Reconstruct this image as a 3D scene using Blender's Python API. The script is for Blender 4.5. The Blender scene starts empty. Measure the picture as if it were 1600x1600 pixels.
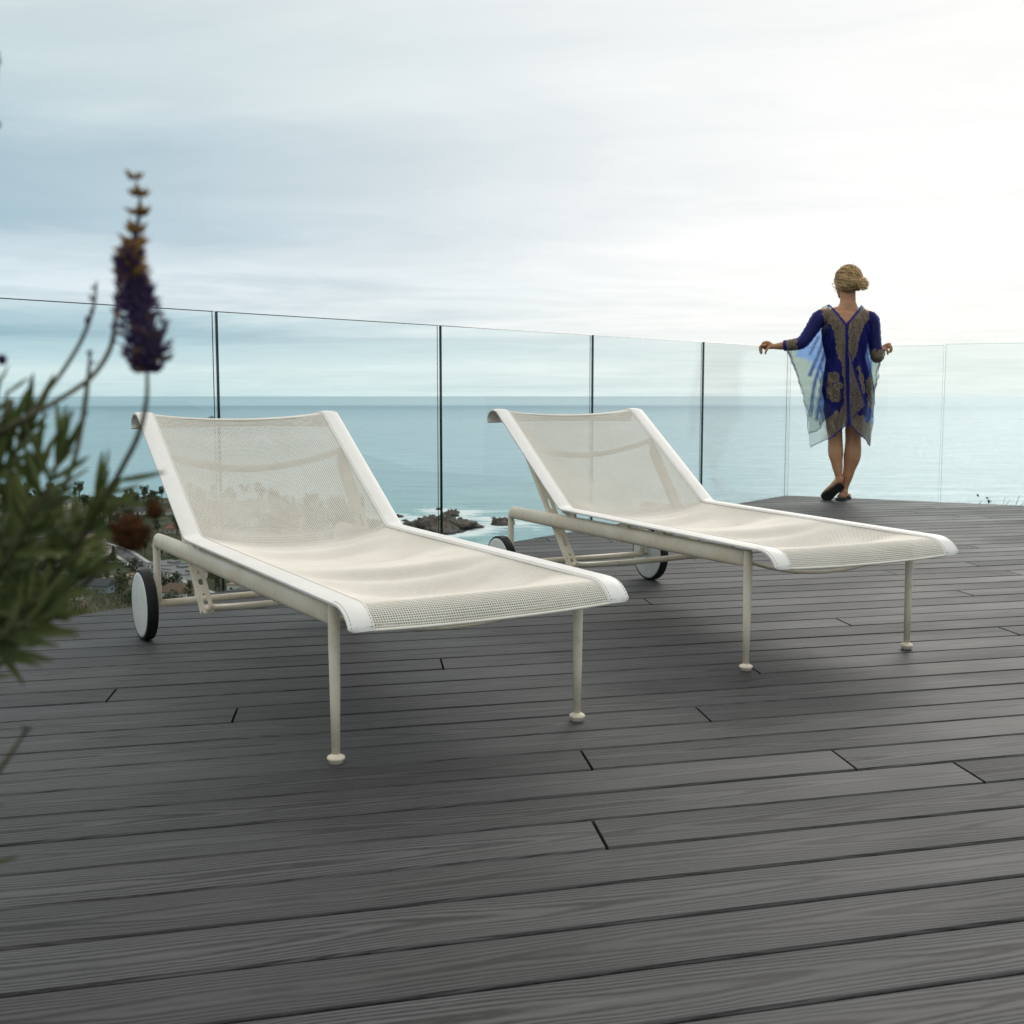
import bpy, bmesh, math, random
import numpy as np
from mathutils import Vector, Matrix, noise as mnoise
R = math.radians
PI = math.pi
rng = random.Random(7)
sc = bpy.context.scene
col = sc.collection

# ------------------------------------------------------------------ camera
FPX, PITCH, EYE = 1789.4, 0.1014, 0.75        # focal length in photo pixels (1600 wide), pitch down, eye height
cd = bpy.data.cameras.new('camera')
cd.sensor_width = 36.0
cd.lens = FPX / 1600 * 36.0
cd.clip_start, cd.clip_end = 0.05, 300000.0
cd.dof.use_dof = True
cd.dof.focus_distance = 3.1
cd.dof.aperture_fstop = 12.5
cam = bpy.data.objects.new('camera', cd)
cam.location = (0, 0, EYE)
cam.rotation_euler = (PI / 2 - PITCH, 0, 0)
col.objects.link(cam)
sc.camera = cam

# ------------------------------------------------------------------ render settings
sc.render.engine = 'CYCLES'
sc.view_settings.view_transform = 'Standard'
sc.view_settings.look = 'None'
sc.view_settings.exposure = 0.0
sc.view_settings.gamma = 1.0
sc.view_settings.use_curve_mapping = False
sc.cycles.max_bounces = 10
sc.cycles.transparent_max_bounces = 24
sc.cycles.use_denoising = True

# ------------------------------------------------------------------ sky (bright overcast, sun behind cloud ahead on the right)
SUN_AZ, SUN_EL = R(24), R(30)
world = bpy.data.worlds.new('World')
sc.world = world
world.use_nodes = True
NT = world.node_tree
NT.nodes.clear()


def nd(nt, typ, **kw):
    n = nt.nodes.new(typ)
    for k, v in kw.items():
        if k.startswith('i_'):
            key = k[2:]
            n.inputs[int(key) if key.isdigit() else key.replace('_', ' ')].default_value = v
        else:
            setattr(n, k, v)
    return n


def mth(nt, op, a, b=None, c=None, clamp=False):
    n = nt.nodes.new('ShaderNodeMath')
    n.operation = op
    n.use_clamp = clamp
    for i, v in enumerate((a, b, c)):
        if v is None:
            continue
        if isinstance(v, (int, float)):
            n.inputs[i].default_value = v
        else:
            nt.links.new(v, n.inputs[i])
    return n.outputs[0]


def ramp(nt, fac, stops, interp='LINEAR'):
    n = nt.nodes.new('ShaderNodeValToRGB')
    n.color_ramp.interpolation = interp
    e = n.color_ramp.elements
    while len(e) < len(stops):
        e.new(0.5)
    for el, (p, c) in zip(e, stops):
        el.position = p
        el.color = (c, c, c, 1) if isinstance(c, (int, float)) else (*c, 1)
    nt.links.new(fac, n.inputs[0])
    return n.outputs[0]


def mixc(nt, fac, a, b, mode='MIX'):
    n = nt.nodes.new('ShaderNodeMix')
    n.data_type = 'RGBA'
    n.blend_type = mode
    for s, v in ((n.inputs[0], fac), (n.inputs[6], a), (n.inputs[7], b)):
        if isinstance(v, (int, float)):
            s.default_value = v
        elif isinstance(v, tuple):
            s.default_value = (*v, 1) if len(v) == 3 else v
        else:
            nt.links.new(v, s)
    return n.outputs[2]


def noise(nt, vec, scale, detail=4, rough=0.5, dist=0.0):
    n = nt.nodes.new('ShaderNodeTexNoise')
    n.inputs['Scale'].default_value = scale
    n.inputs['Detail'].default_value = detail
    n.inputs['Roughness'].default_value = rough
    n.inputs['Distortion'].default_value = dist
    if vec is not None:
        nt.links.new(vec, n.inputs['Vector'])
    return n.outputs[0]


def mapping(nt, vec, loc=(0, 0, 0), rot=(0, 0, 0), scale=(1, 1, 1)):
    n = nt.nodes.new('ShaderNodeMapping')
    n.inputs[1].default_value = loc
    n.inputs[2].default_value = rot
    n.inputs[3].default_value = scale
    nt.links.new(vec, n.inputs[0])
    return n.outputs[0]


def build_world():
    tc = nd(NT, 'ShaderNodeTexCoord')
    d = tc.outputs['Generated']
    sep = nd(NT, 'ShaderNodeSeparateXYZ')
    NT.links.new(d, sep.inputs[0])
    x, y, z = sep.outputs
    # cloud sheet seen in perspective: position on a plane overhead
    zz = mth(NT, 'ADD', mth(NT, 'MAXIMUM', z, 0.0), 0.05)
    cb = nd(NT, 'ShaderNodeCombineXYZ')
    NT.links.new(mth(NT, 'DIVIDE', x, zz), cb.inputs[0])
    NT.links.new(mth(NT, 'DIVIDE', y, zz), cb.inputs[1])
    big = noise(NT, mapping(NT, cb.outputs[0], (3.1, 7.7, 0), (0, 0, R(-14)), (0.26, 0.36, 1)), 1.0, 6, 0.58, 0.8)
    fine = noise(NT, mapping(NT, cb.outputs[0], (13.1, 2.7, 0), (0, 0, R(-10)), (0.75, 1.05, 1)), 1.0, 7, 0.62, 1.3)
    # low banks near the horizon: long flat streaks
    dsc = nd(NT, 'ShaderNodeCombineXYZ')
    NT.links.new(mth(NT, 'ARCTAN2', x, y), dsc.inputs[0])
    NT.links.new(z, dsc.inputs[1])
    bank = noise(NT, mapping(NT, dsc.outputs[0], (2.3, 0.4, 0), (0, 0, R(3)), (5.0, 46.0, 1)), 1.0, 6, 0.6, 0.7)
    wob = mth(NT, 'ADD', mth(NT, 'MULTIPLY', mth(NT, 'SUBTRACT', big, 0.5), 0.085),
              mth(NT, 'MULTIPLY', mth(NT, 'SUBTRACT', bank, 0.5), 0.040))
    # wobble fades to nothing at the horizon so that the horizon stays clean
    wob = mth(NT, 'MULTIPLY', wob, mth(NT, 'MULTIPLY', z, 14.0, clamp=True))
    zp = mth(NT, 'ADD', mth(NT, 'MAXIMUM', z, 0.0), wob)
    zq = mth(NT, 'POWER', mth(NT, 'MAXIMUM', zp, 0.0), 0.5)

    def s(v):
        return math.sqrt(v)
    left = ramp(NT, zq, [(0.0, (.62, .80, .84)), (s(.022), (.68, .83, .86)), (s(.036), (.50, .69, .77)), (s(.050), (.28, .47, .58)),
                         (s(.062), (.42, .59, .69)), (s(.075), (.58, .72, .79)), (s(.090), (.69, .82, .89)), (s(.105), (.56, .70, .77)), (s(.125), (.385, .555, .655)),
                         (s(.19), (.335, .50, .585)), (s(.26), (.58, .71, .745)), (s(.34), (.77, .815, .825)), (s(.55), (.95, .96, .955)), (1.0, (1.22, 1.21, 1.19))], 'EASE')
    right = ramp(NT, zq, [(0.0, (.84, .92, .92)), (s(.03), (.90, .95, .945)), (s(.06), (.945, .97, .97)), (s(.12), (.985, .99, .99)),
                          (s(.2), (.955, .967, .967)), (s(.28), (.925, .94, .94)), (s(.36), (.935, .945, .945)), (s(.6), (1.05, 1.05, 1.04)), (1.0, (1.22, 1.21, 1.19))], 'EASE')
    gaz, gel = R(23), R(8)
    L = (math.sin(gaz) * math.cos(gel), math.cos(gaz) * math.cos(gel), math.sin(gel))
    dp = nd(NT, 'ShaderNodeVectorMath', operation='DOT_PRODUCT')
    NT.links.new(d, dp.inputs[0])
    dp.inputs[1].default_value = L
    glow = mth(NT, 'ADD', dp.outputs['Value'], mth(NT, 'MULTIPLY', mth(NT, 'SUBTRACT', big, 0.5), 0.10))
    fac = ramp(NT, glow, [(0.0, 0.0), (.62, .03), (.78, .23), (.88, .50), (.93, .71), (.97, .90), (.995, 1.0)], 'LINEAR')
    cloud = mixc(NT, fac, left, right)
    # cloud texture over everything: soft lumps overhead, flat banks low down
    low = mth(NT, 'SUBTRACT', 1.0, mth(NT, 'MULTIPLY', z, 6.5, clamp=True))
    tex = mth(NT, 'ADD', mth(NT, 'MULTIPLY', mth(NT, 'SUBTRACT', fine, 0.5), 0.20), mth(NT, 'MULTIPLY', mth(NT, 'SUBTRACT', big, 0.5), 0.26))
    tex = mth(NT, 'ADD', tex, mth(NT, 'MULTIPLY', mth(NT, 'MULTIPLY', mth(NT, 'SUBTRACT', bank, 0.5), 0.34), low))
    tex = mth(NT, 'ADD', 1.0, tex)
    cv = nd(NT, 'ShaderNodeCombineColor')
    NT.links.new(mth(NT, 'POWER', tex, 1.25), cv.inputs[0])
    NT.links.new(tex, cv.inputs[1])
    NT.links.new(mth(NT, 'POWER', tex, 0.85), cv.inputs[2])
    cloud = mixc(NT, 1.0, cloud, cv.outputs[0], 'MULTIPLY')
    sky = nd(NT, 'ShaderNodeTexSky', sky_type='NISHITA', sun_disc=False)
    sky.sun_elevation, sky.sun_rotation = SUN_EL, SUN_AZ
    sky.air_density, sky.dust_density = 1.0, 2.0
    sc10 = nd(NT, 'ShaderNodeVectorMath', operation='SCALE')
    sc10.inputs['Scale'].default_value = 10.0          # the background strength below is 0.1
    NT.links.new(cloud, sc10.inputs[0])
    out = mixc(NT, 0.95, sky.outputs[0], sc10.outputs[0])
    bg = nd(NT, 'ShaderNodeBackground')
    bg.inputs['Strength'].default_value = 0.1
    NT.links.new(out, bg.inputs['Color'])
    o = nd(NT, 'ShaderNodeOutputWorld')
    NT.links.new(bg.outputs[0], o.inputs[0])


build_world()

# ------------------------------------------------------------------ sun through thick cloud
ld = bpy.data.lights.new('sun', 'SUN')
ld.energy = 0.8
ld.angle = R(24)
ld.color = (1.0, 0.95, 0.88)
sun = bpy.data.objects.new('sun', ld)
sun.rotation_euler = (PI / 2 - SUN_EL, 0, PI - SUN_AZ)
sun.location = (5, 8, 12)
col.objects.link(sun)


# ------------------------------------------------------------------ photo pixel -> place
def ray(px, py):
    u, v = (px - 800) / FPX, (800 - py) / FPX
    cp, sp = math.cos(PITCH), math.sin(PITCH)
    return Vector((u, cp + v * sp, -sp + v * cp))


def on_z(px, py, z=0.0):
    d = ray(px, py)
    t = (z - EYE) / d.z
    return Vector((d.x * t, d.y * t, z))


def on_y(px, py, y):
    d = ray(px, py)
    t = y / d.y
    return Vector((d.x * t, y, EYE + d.z * t))


# ------------------------------------------------------------------ object helpers
def tag(o, label=None, cat=None, group=None, kind=None):
    if label: o['label'] = label
    if cat: o['category'] = cat
    if group: o['group'] = group
    if kind: o['kind'] = kind
    return o


def link(o, parent=None):
    col.objects.link(o)
    if parent is not None:
        o.parent = parent
    return o


def empty(name, loc=(0, 0, 0), rz=0.0):
    o = bpy.data.objects.new(name, None)
    o.empty_display_size = 0.2
    o.location = loc
    o.rotation_euler = (0, 0, rz)
    return link(o)


def mesh_np(name, V, F, mat=None, smooth=False):
    """V (n,3) array; F (m,k) int array of equal-sided faces."""
    V = np.asarray(V, dtype=np.float32)
    F = np.asarray(F, dtype=np.int32)
    me = bpy.data.meshes.new(name)
    k = F.shape[1]
    me.vertices.add(len(V))
    me.vertices.foreach_set('co', V.ravel())
    me.loops.add(F.size)
    me.loops.foreach_set('vertex_index', F.ravel())
    me.polygons.add(len(F))
    me.polygons.foreach_set('loop_start', np.arange(0, F.size, k, dtype=np.int32))
    me.polygons.foreach_set('loop_total', np.full(len(F), k, dtype=np.int32))
    me.update(calc_edges=True)
    me.validate()
    if smooth:
        me.polygons.foreach_set('use_smooth', np.ones(len(me.polygons), dtype=bool))
    if mat: me.materials.append(mat)
    return me


class MB:
    """collects simple solids, builds them as ONE mesh object"""
    def __init__(self):
        self.v, self.f, self.s, self.m = [], [], [], []

    def add(self, vs, fs, smooth=False, mi=0):
        b = len(self.v)
        self.v += [tuple(p) for p in vs]
        for f in fs:
            self.f.append([b + i for i in f])
            self.s.append(smooth)
            self.m.append(mi)
        return self

    def box(self, c, size, rot=None, mi=0):
        x, y, z = (s / 2 for s in size)
        vs = [Vector(p) for p in ((-x, -y, -z), (x, -y, -z), (x, y, -z), (-x, y, -z), (-x, -y, z), (x, -y, z), (x, y, z), (-x, y, z))]
        if rot is not None:
            vs = [rot @ p for p in vs]
        vs = [p + Vector(c) for p in vs]
        return self.add(vs, [(0, 3, 2, 1), (4, 5, 6, 7), (0, 1, 5, 4), (1, 2, 6, 5), (2, 3, 7, 6), (3, 0, 4, 7)], False, mi)

    def loft(self, pts, rad, n=12, side=(1, 0, 0), cap=True, mi=0, power=2.0):
        """tube along pts; rad = (a along side, b across) per point"""
        pts = [Vector(p) for p in pts]
        if not isinstance(rad, list):
            rad = [rad] * len(pts)
        vs, fs = [], []
        prev = Vector(side)
        for i, p in enumerate(pts):
            t = (pts[min(i + 1, len(pts) - 1)] - pts[max(i - 1, 0)])
            t = t.normalized() if t.length > 1e-9 else Vector((0, 0, 1))
            s = prev - t * prev.dot(t)
            if s.length < 1e-5:
                s = t.orthogonal()
            s.normalize()
            prev = s
            w = t.cross(s)
            r = rad[i]
            a, b = (r, r) if isinstance(r, (int, float)) else r
            for k in range(n):
                th = 2 * PI * k / n
                ct, st = math.cos(th), math.sin(th)
                if power != 2.0:
                    ct = math.copysign(abs(ct) ** (2 / power), ct)
                    st = math.copysign(abs(st) ** (2 / power), st)
                vs.append(p + s * (a * ct) + w * (b * st))
        for i in range(len(pts) - 1):
            for k in range(n):
                k2 = (k + 1) % n
                fs.append((i * n + k, i * n + k2, (i + 1) * n + k2, (i + 1) * n + k))
        if cap:
            fs.append(tuple(range(n - 1, -1, -1)))
            fs.append(tuple(range((len(pts) - 1) * n, len(pts) * n)))
        return self.add(vs, fs, True, mi)

    def lathe(self, prof, axis='z', center=(0, 0, 0), n=24, mi=0, smooth=True):
        """prof = [(r, h)...] revolved about an axis through center"""
        vs, fs = [], []
        c = Vector(center)
        for r, h in prof:
            for k in range(n):
                th = 2 * PI * k / n
                a, b = r * math.cos(th), r * math.sin(th)
                p = (a, b, h) if axis == 'z' else ((h, a, b) if axis == 'x' else (b, h, a))
                vs.append(c + Vector(p))
        for i in range(len(prof) - 1):
            for k in range(n):
                k2 = (k + 1) % n
                fs.append((i * n + k, i * n + k2, (i + 1) * n + k2, (i + 1) * n + k))
        fs.append(tuple(range(n - 1, -1, -1)))
        fs.append(tuple(range((len(prof) - 1) * n, len(prof) * n)))
        return self.add(vs, fs, smooth, mi)

    def mesh(self, name, mats):
        me = bpy.data.meshes.new(name)
        me.from_pydata(self.v, [], self.f)
        me.polygons.foreach_set('use_smooth', self.s)
        me.polygons.foreach_set('material_index', self.m)
        for m in (mats if isinstance(mats, (list, tuple)) else [mats]):
            me.materials.append(m)
        me.update()
        return me

    def build(self, name, mats, parent=None, sharp=None):
        me = self.mesh(name, mats)
        if sharp:
            me.set_sharp_from_angle(angle=R(sharp))
        return link(bpy.data.objects.new(name, me), parent)


def obj(name, me, parent=None):
    return link(bpy.data.objects.new(name, me), parent)


def copy_tree(o, parent=None):
    c = o.copy()
    link(c, parent)
    for ch in list(o.children):
        copy_tree(ch, c)
    return c


def bez(p0, p1, p2, n):
    p0, p1, p2 = Vector(p0), Vector(p1), Vector(p2)
    return [p0 * (1 - t) ** 2 + p1 * 2 * t * (1 - t) + p2 * t * t for t in (i / n for i in range(n + 1))]


def smooth_path(pts, n=6):
    """Catmull-Rom through pts"""
    P = [Vector(p) for p in pts]
    P = [P[0] * 2 - P[1]] + P + [P[-1] * 2 - P[-2]]
    out = []
    for i in range(1, len(P) - 2):
        a, b, c, d = P[i - 1], P[i], P[i + 1], P[i + 2]
        for k in range(n):
            t = k / n
            out.append(0.5 * ((2 * b) + (c - a) * t + (2 * a - 5 * b + 4 * c - d) * t * t + (3 * b - a - 3 * c + d) * t ** 3))
    out.append(P[-2])
    return out


def mono(xs, ys, x):
    """smooth 1D interpolation (cosine eased between points)"""
    x = np.asarray(x, float)
    i = np.clip(np.searchsorted(xs, x) - 1, 0, len(xs) - 2)
    xs, ys = np.asarray(xs, float), np.asarray(ys, float)
    t = np.clip((x - xs[i]) / (xs[i + 1] - xs[i]), 0, 1)
    t = t * t * (3 - 2 * t)
    return ys[i] * (1 - t) + ys[i + 1] * t


# ------------------------------------------------------------------ materials
def new_mat(name):
    m = bpy.data.materials.new(name)
    m.use_nodes = True
    nt = m.node_tree
    b = nt.nodes['Principled BSDF']
    return m, nt, b


def set_in(b, **kw):
    for k, v in kw.items():
        b.inputs[k.replace('_', ' ')].default_value = v


def bump(nt, b, height, strength=0.3, distance=0.01):
    n = nd(nt, 'ShaderNodeBump')
    n.inputs['Strength'].default_value = strength
    n.inputs['Distance'].default_value = distance
    nt.links.new(height, n.inputs['Height'])
    nt.links.new(n.outputs[0], b.inputs['Normal'])


def simple(name, c1, c2=None, scale=20, rough=0.6, bmp=0.0, spec=0.5, dist=0.004, coord='Object', detail=5, lo=0.35, hi=0.65):
    m, nt, b = new_mat(name)
    tc = nd(nt, 'ShaderNodeTexCoord')
    n = noise(nt, tc.outputs[coord], scale, detail, 0.6)
    c = ramp(nt, n, [(lo, c1), (hi, c2 or c1)])
    nt.links.new(c, b.inputs['Base Color'])
    set_in(b, Roughness=rough, Specular_IOR_Level=spec)
    if bmp:
        bump(nt, b, n, bmp, dist)
    return m


def mat_deck():
    m, nt, b = new_mat('composite_decking')
    tc = nd(nt, 'ShaderNodeTexCoord')
    oi = nd(nt, 'ShaderNodeObjectInfo')
    sep = nd(nt, 'ShaderNodeSeparateXYZ')
    nt.links.new(tc.outputs['Object'], sep.inputs[0])
    rnd = oi.outputs['Random']
    x, y = sep.outputs[0], sep.outputs[1]
    sx = mth(nt, 'ADD', x, mth(nt, 'MULTIPLY', rnd, 37.0))

    def vec(a, bb, c=None):
        cb = nd(nt, 'ShaderNodeCombineXYZ')
        for i, v in enumerate((a, bb, c)):
            if v is None: continue
            if isinstance(v, (int, float)): cb.inputs[i].default_value = v
            else: nt.links.new(v, cb.inputs[i])
        return cb.outputs[0]
    # cathedral grain: growth rings of a slanting cut, long pointed parabolas along the board
    y0 = mth(nt, 'ADD', y, mth(nt, 'MULTIPLY', mth(nt, 'SUBTRACT', noise(nt, vec(mth(nt, 'MULTIPLY', sx, 1.1), rnd), 1.0, 2), 0.5), 0.075))
    sgn = mth(nt, 'SUBTRACT', mth(nt, 'MULTIPLY', mth(nt, 'ROUND', mth(nt, 'FRACT', mth(nt, 'MULTIPLY', rnd, 7.31))), 2.0), 1.0)
    slow = noise(nt, vec(mth(nt, 'MULTIPLY', sx, 0.8), rnd), 1.0, 2, 0.5)
    warp = noise(nt, vec(mth(nt, 'MULTIPLY', sx, 7.0), mth(nt, 'MULTIPLY', y, 45.0), rnd), 1.0, 3)
    d2 = mth(nt, 'MULTIPLY', mth(nt, 'POWER', mth(nt, 'ABSOLUTE', y0), 1.7), 680.0)
    ph = mth(nt, 'ADD', mth(nt, 'ADD', d2, mth(nt, 'MULTIPLY', slow, 5.0)), mth(nt, 'MULTIPLY', warp, 1.1))
    ph = mth(nt, 'ADD', ph, mth(nt, 'MULTIPLY', mth(nt, 'MULTIPLY', sx, sgn), 2.6))
    fr = mth(nt, 'FRACT', ph)
    line = ramp(nt, fr, [(0.0, 1.0), (0.16, 0.9), (0.40, 0.0), (0.68, 0.0), (1.0, 1.0)])
    # grain comes and goes along the board, broken into short pores
    pores = noise(nt, vec(mth(nt, 'MULTIPLY', sx, 55.0), mth(nt, 'MULTIPLY', y, 620.0), rnd), 1.0, 2, 0.6)
    patch = noise(nt, vec(mth(nt, 'MULTIPLY', sx, 1.6), mth(nt, 'MULTIPLY', y, 9.0), rnd), 1.0, 2)
    amt = mth(nt, 'MULTIPLY', line, ramp(nt, patch, [(0.36, 0.65), (0.56, 1.0)]))
    amt = mth(nt, 'MULTIPLY', amt, ramp(nt, pores, [(0.30, 0.45), (0.55, 1.0)]))
    streak = noise(nt, vec(mth(nt, 'MULTIPLY', sx, 4.0), mth(nt, 'MULTIPLY', y, 260.0), rnd), 1.0, 4, 0.65)
    base = ramp(nt, streak, [(0.3, (.050, .0498, .0498)), (0.7, (.093, .0927, .0927))])
    tone = ramp(nt, rnd, [(0.0, 0.78), (1.0, 1.12)])
    base = mixc(nt, 1.0, base, tone, 'MULTIPLY')
    c = mixc(nt, mth(nt, 'MULTIPLY', amt, 0.95), base, (.012, .012, .012))
    # scattered specks of dirt
    sp = noise(nt, tc.outputs['Object'], 46.0, 1)
    c = mixc(nt, ramp(nt, sp, [(0.80, 0.0), (0.84, 0.7)]), c, (.02, .02, .018))
    blot = noise(nt, vec(mth(nt, 'MULTIPLY', sx, 1.1), mth(nt, 'MULTIPLY', y, 2.0), rnd), 1.0, 3)
    nt.links.new(c, b.inputs['Base Color'])
    nt.links.new(ramp(nt, blot, [(0.3, 0.52), (0.7, 0.68)]), b.inputs['Roughness'])
    set_in(b, Specular_IOR_Level=0.26)
    h = mth(nt, 'SUBTRACT', mth(nt, 'MULTIPLY', streak, 0.35), amt)
    bump(nt, b, h, 0.35, 0.0012)
    return m


def mat_painted(name, c1, c2, stain, rough=0.38, grime=0.6):
    """white powder-coat with yellowed, grimy patches"""
    m, nt, b = new_mat(name)
    tc = nd(nt, 'ShaderNodeTexCoord')
    n = noise(nt, tc.outputs['Object'], 7, 5, 0.65)
    n2 = noise(nt, tc.outputs['Object'], 38, 4, 0.7)
    c = ramp(nt, n, [(0.35, c1), (0.68, c2)])
    c = mixc(nt, ramp(nt, n2, [(0.56, 0.0), (0.76, grime)]), c, stain)
    nt.links.new(c, b.inputs['Base Color'])
    set_in(b, Roughness=rough, Specular_IOR_Level=0.45)
    bump(nt, b, n2, 0.06, 0.002)
    return m


def mat_glass():
    m, nt, b = new_mat('clear_glass')
    nt.nodes.remove(b)
    out = nt.nodes['Material Output']
    tr = nd(nt, 'ShaderNodeBsdfTransparent')
    tr.inputs[0].default_value = (.955, .985, .982, 1)
    gl = nd(nt, 'ShaderNodeBsdfGlossy')
    gl.inputs['Roughness'].default_value = 0.0
    gl.inputs[0].default_value = (1, 1, 1, 1)
    fr = nd(nt, 'ShaderNodeFresnel')
    ge = nd(nt, 'ShaderNodeNewGeometry')
    # the same air-to-glass reflectance on both faces of the pane
    nt.links.new(mth(nt, 'ADD', 1.30, mth(nt, 'MULTIPLY', ge.outputs['Backfacing'], 1 / 1.30 - 1.30)), fr.inputs[0])
    mx = nd(nt, 'ShaderNodeMixShader')
    nt.links.new(fr.outputs[0], mx.inputs[0])
    nt.links.new(tr.outputs[0], mx.inputs[1])
    nt.links.new(gl.outputs[0], mx.inputs[2])
    nt.links.new(mx.outputs[0], out.inputs[0])
    return m


def mat_glass_edge():
    m, nt, b = new_mat('glass_edge')
    tc = nd(nt, 'ShaderNodeTexCoord')
    n = noise(nt, tc.outputs['Object'], 3, 2)
    nt.links.new(ramp(nt, n, [(0.3, (.004, .014, .014)), (0.7, (.008, .026, .024))]), b.inputs['Base Color'])
    set_in(b, Roughness=0.08, Specular_IOR_Level=0.55)
    return m


def mat_leaf(name, c1, c2, transl=0.25, scale=9, rough=0.55, coord='Object'):
    m, nt, b = new_mat(name)
    tc = nd(nt, 'ShaderNodeTexCoord')
    oi = nd(nt, 'ShaderNodeObjectInfo')
    n = noise(nt, tc.outputs[coord], scale, 4, 0.6)
    f = mth(nt, 'ADD', n, mth(nt, 'MULTIPLY', mth(nt, 'SUBTRACT', oi.outputs['Random'], 0.5), 0.35))
    c = ramp(nt, f, [(0.3, c1), (0.7, c2)])
    nt.links.new(c, b.inputs['Base Color'])
    set_in(b, Roughness=rough, Specular_IOR_Level=0.3)
    tl = nd(nt, 'ShaderNodeBsdfTranslucent')
    nt.links.new(c, tl.inputs[0])
    mx = nd(nt, 'ShaderNodeMixShader')
    mx.inputs[0].default_value = transl
    nt.links.new(b.outputs[0], mx.inputs[1])
    nt.links.new(tl.outputs[0], mx.inputs[2])
    nt.links.new(mx.outputs[0], nt.nodes['Material Output'].inputs[0])
    return m


M = {}
M['deck'] = mat_deck()
M['under'] = simple('deck_underframe', (.015, .015, .015), (.03, .03, .03), 5, 0.9)
M['metal'] = mat_painted('yellowed_white_enamel', (.80, .725, .585), (.71, .61, .45), (.38, .27, .14), 0.38, 0.45)
M['strap'] = mat_painted('white_vinyl', (.80, .785, .745), (.73, .71, .66), (.58, .54, .46), 0.45, 0.35)
M['weave'] = mat_painted('woven_sling_thread', (.815, .78, .69), (.745, .705, .605), (.56, .47, .34), 0.6, 0.22)
M['stitch'] = simple('stitch_thread', (.33, .30, .25), (.45, .42, .36), 60, 0.8)
M['rubber'] = simple('black_rubber', (.007, .007, .0075), (.014, .014, .0145), 40, 0.6, 0.15, 0.3)
M['hub'] = mat_painted('grey_white_wheel_disc', (.68, .69, .655), (.61, .62, .585), (.35, .36, .33), 0.4)
M['glass'] = mat_glass()
M['edge'] = mat_glass_edge()
M['edge_skylit'] = M['glass'].copy()                # lighter, slightly green edge for right-hand panes: bright sky behind put into the tint
M['edge_skylit'].name = 'skylit_glass_edge'
M['edge_skylit'].node_tree.nodes['Transparent BSDF'].inputs[0].default_value = (.62, .74, .73, 1)
M['steel'] = simple('dark_steel', (.05, .05, .05), (.09, .09, .09), 10, 0.4)

# ================================================================== DECK
CORNER = Vector((2.072, 8.612))
LDIR = Vector((-3.569, -4.759)).normalized()      # along the left edge, towards the viewer
RDIR = Vector((1.433, -0.808)).normalized()       # along the right edge
PL_ANG = R(14.1)
PL_C0, PL_P, PL_GAP = 1.484, 0.1304, 0.0068
deck_poly = [CORNER, CORNER + LDIR * 13.6, Vector((-5.5, -2.3)), Vector((6.5, -2.3)), CORNER + RDIR * 5.6]


def clip_convex(poly, clip):
    """Sutherland-Hodgman, clip polygon counter-clockwise"""
    out = poly
    for i in range(len(clip)):
        a, b = clip[i], clip[(i + 1) % len(clip)]
        e = b - a
        inp, out = out, []
        if not inp: return []
        side = lambda p: e.x * (p.y - a.y) - e.y * (p.x - a.x)
        for j in range(len(inp)):
            p, q = inp[j], inp[(j + 1) % len(inp)]
            sp, sq = side(p), side(q)
            if sp >= 0: out.append(p)
            if (sp >= 0) != (sq >= 0):
                t = sp / (sp - sq)
                out.append(p + (q - p) * t)
    return out


def area2(poly):
    return sum(poly[i].x * poly[(i + 1) % len(poly)].y - poly[(i + 1) % len(poly)].x * poly[i].y for i in range(len(poly)))


if area2(deck_poly) < 0:
    deck_poly = deck_poly[::-1]

# the under-frame: a dark closed slab below the boards
mb = MB()
cen = sum(deck_poly, Vector((0, 0))) / len(deck_poly)
ins = [cen + (p - cen) * 0.988 for p in deck_poly]
n_ = len(ins)
mb.add([(p.x, p.y, -0.034) for p in ins] + [(p.x, p.y, -0.26) for p in ins],
       [tuple(range(n_)), tuple(range(2 * n_ - 1, n_ - 1, -1))] + [(i, n_ + i, n_ + (i + 1) % n_, (i + 1) % n_) for i in range(n_)])
deck = mb.build('deck', M['under'])
tag(deck, kind='structure')

ud = Vector((math.cos(PL_ANG), math.sin(PL_ANG)))
nd2 = Vector((-math.sin(PL_ANG), math.cos(PL_ANG)))
joint_px = [((182, 1077), (166, 1096)), ((370, 1106), (364, 1129)), ((687, 1028.5), (694, 1045)), ((908, 1174), (928, 1203)),
            ((1303, 1174), (1342, 1204.5)), ((1492, 1191), (1543, 1225)), ((926, 1283), (952, 1328)), ((1085, 1103), (1110, 1126)),
            ((1165, 1037), (1186, 1050)), ((1300, 964), (1326, 976)), ((1481, 919), (1509, 927)), ((1370, 888), (1391, 895)),
            ((1005, 935), (1018, 944)), ((1518, 853), (1538, 858)), ((1585, 812), (1600, 816))]
joints = {}
for a, b in joint_px:
    p = (on_z(*a) + on_z(*b)) / 2
    p = Vector((p.x, p.y))
    k = math.floor((p.dot(nd2) - PL_C0) / PL_P)
    joints.setdefault(k, []).append(p.dot(ud))
SKEW = math.tan(R(90 - 83.7))
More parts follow.
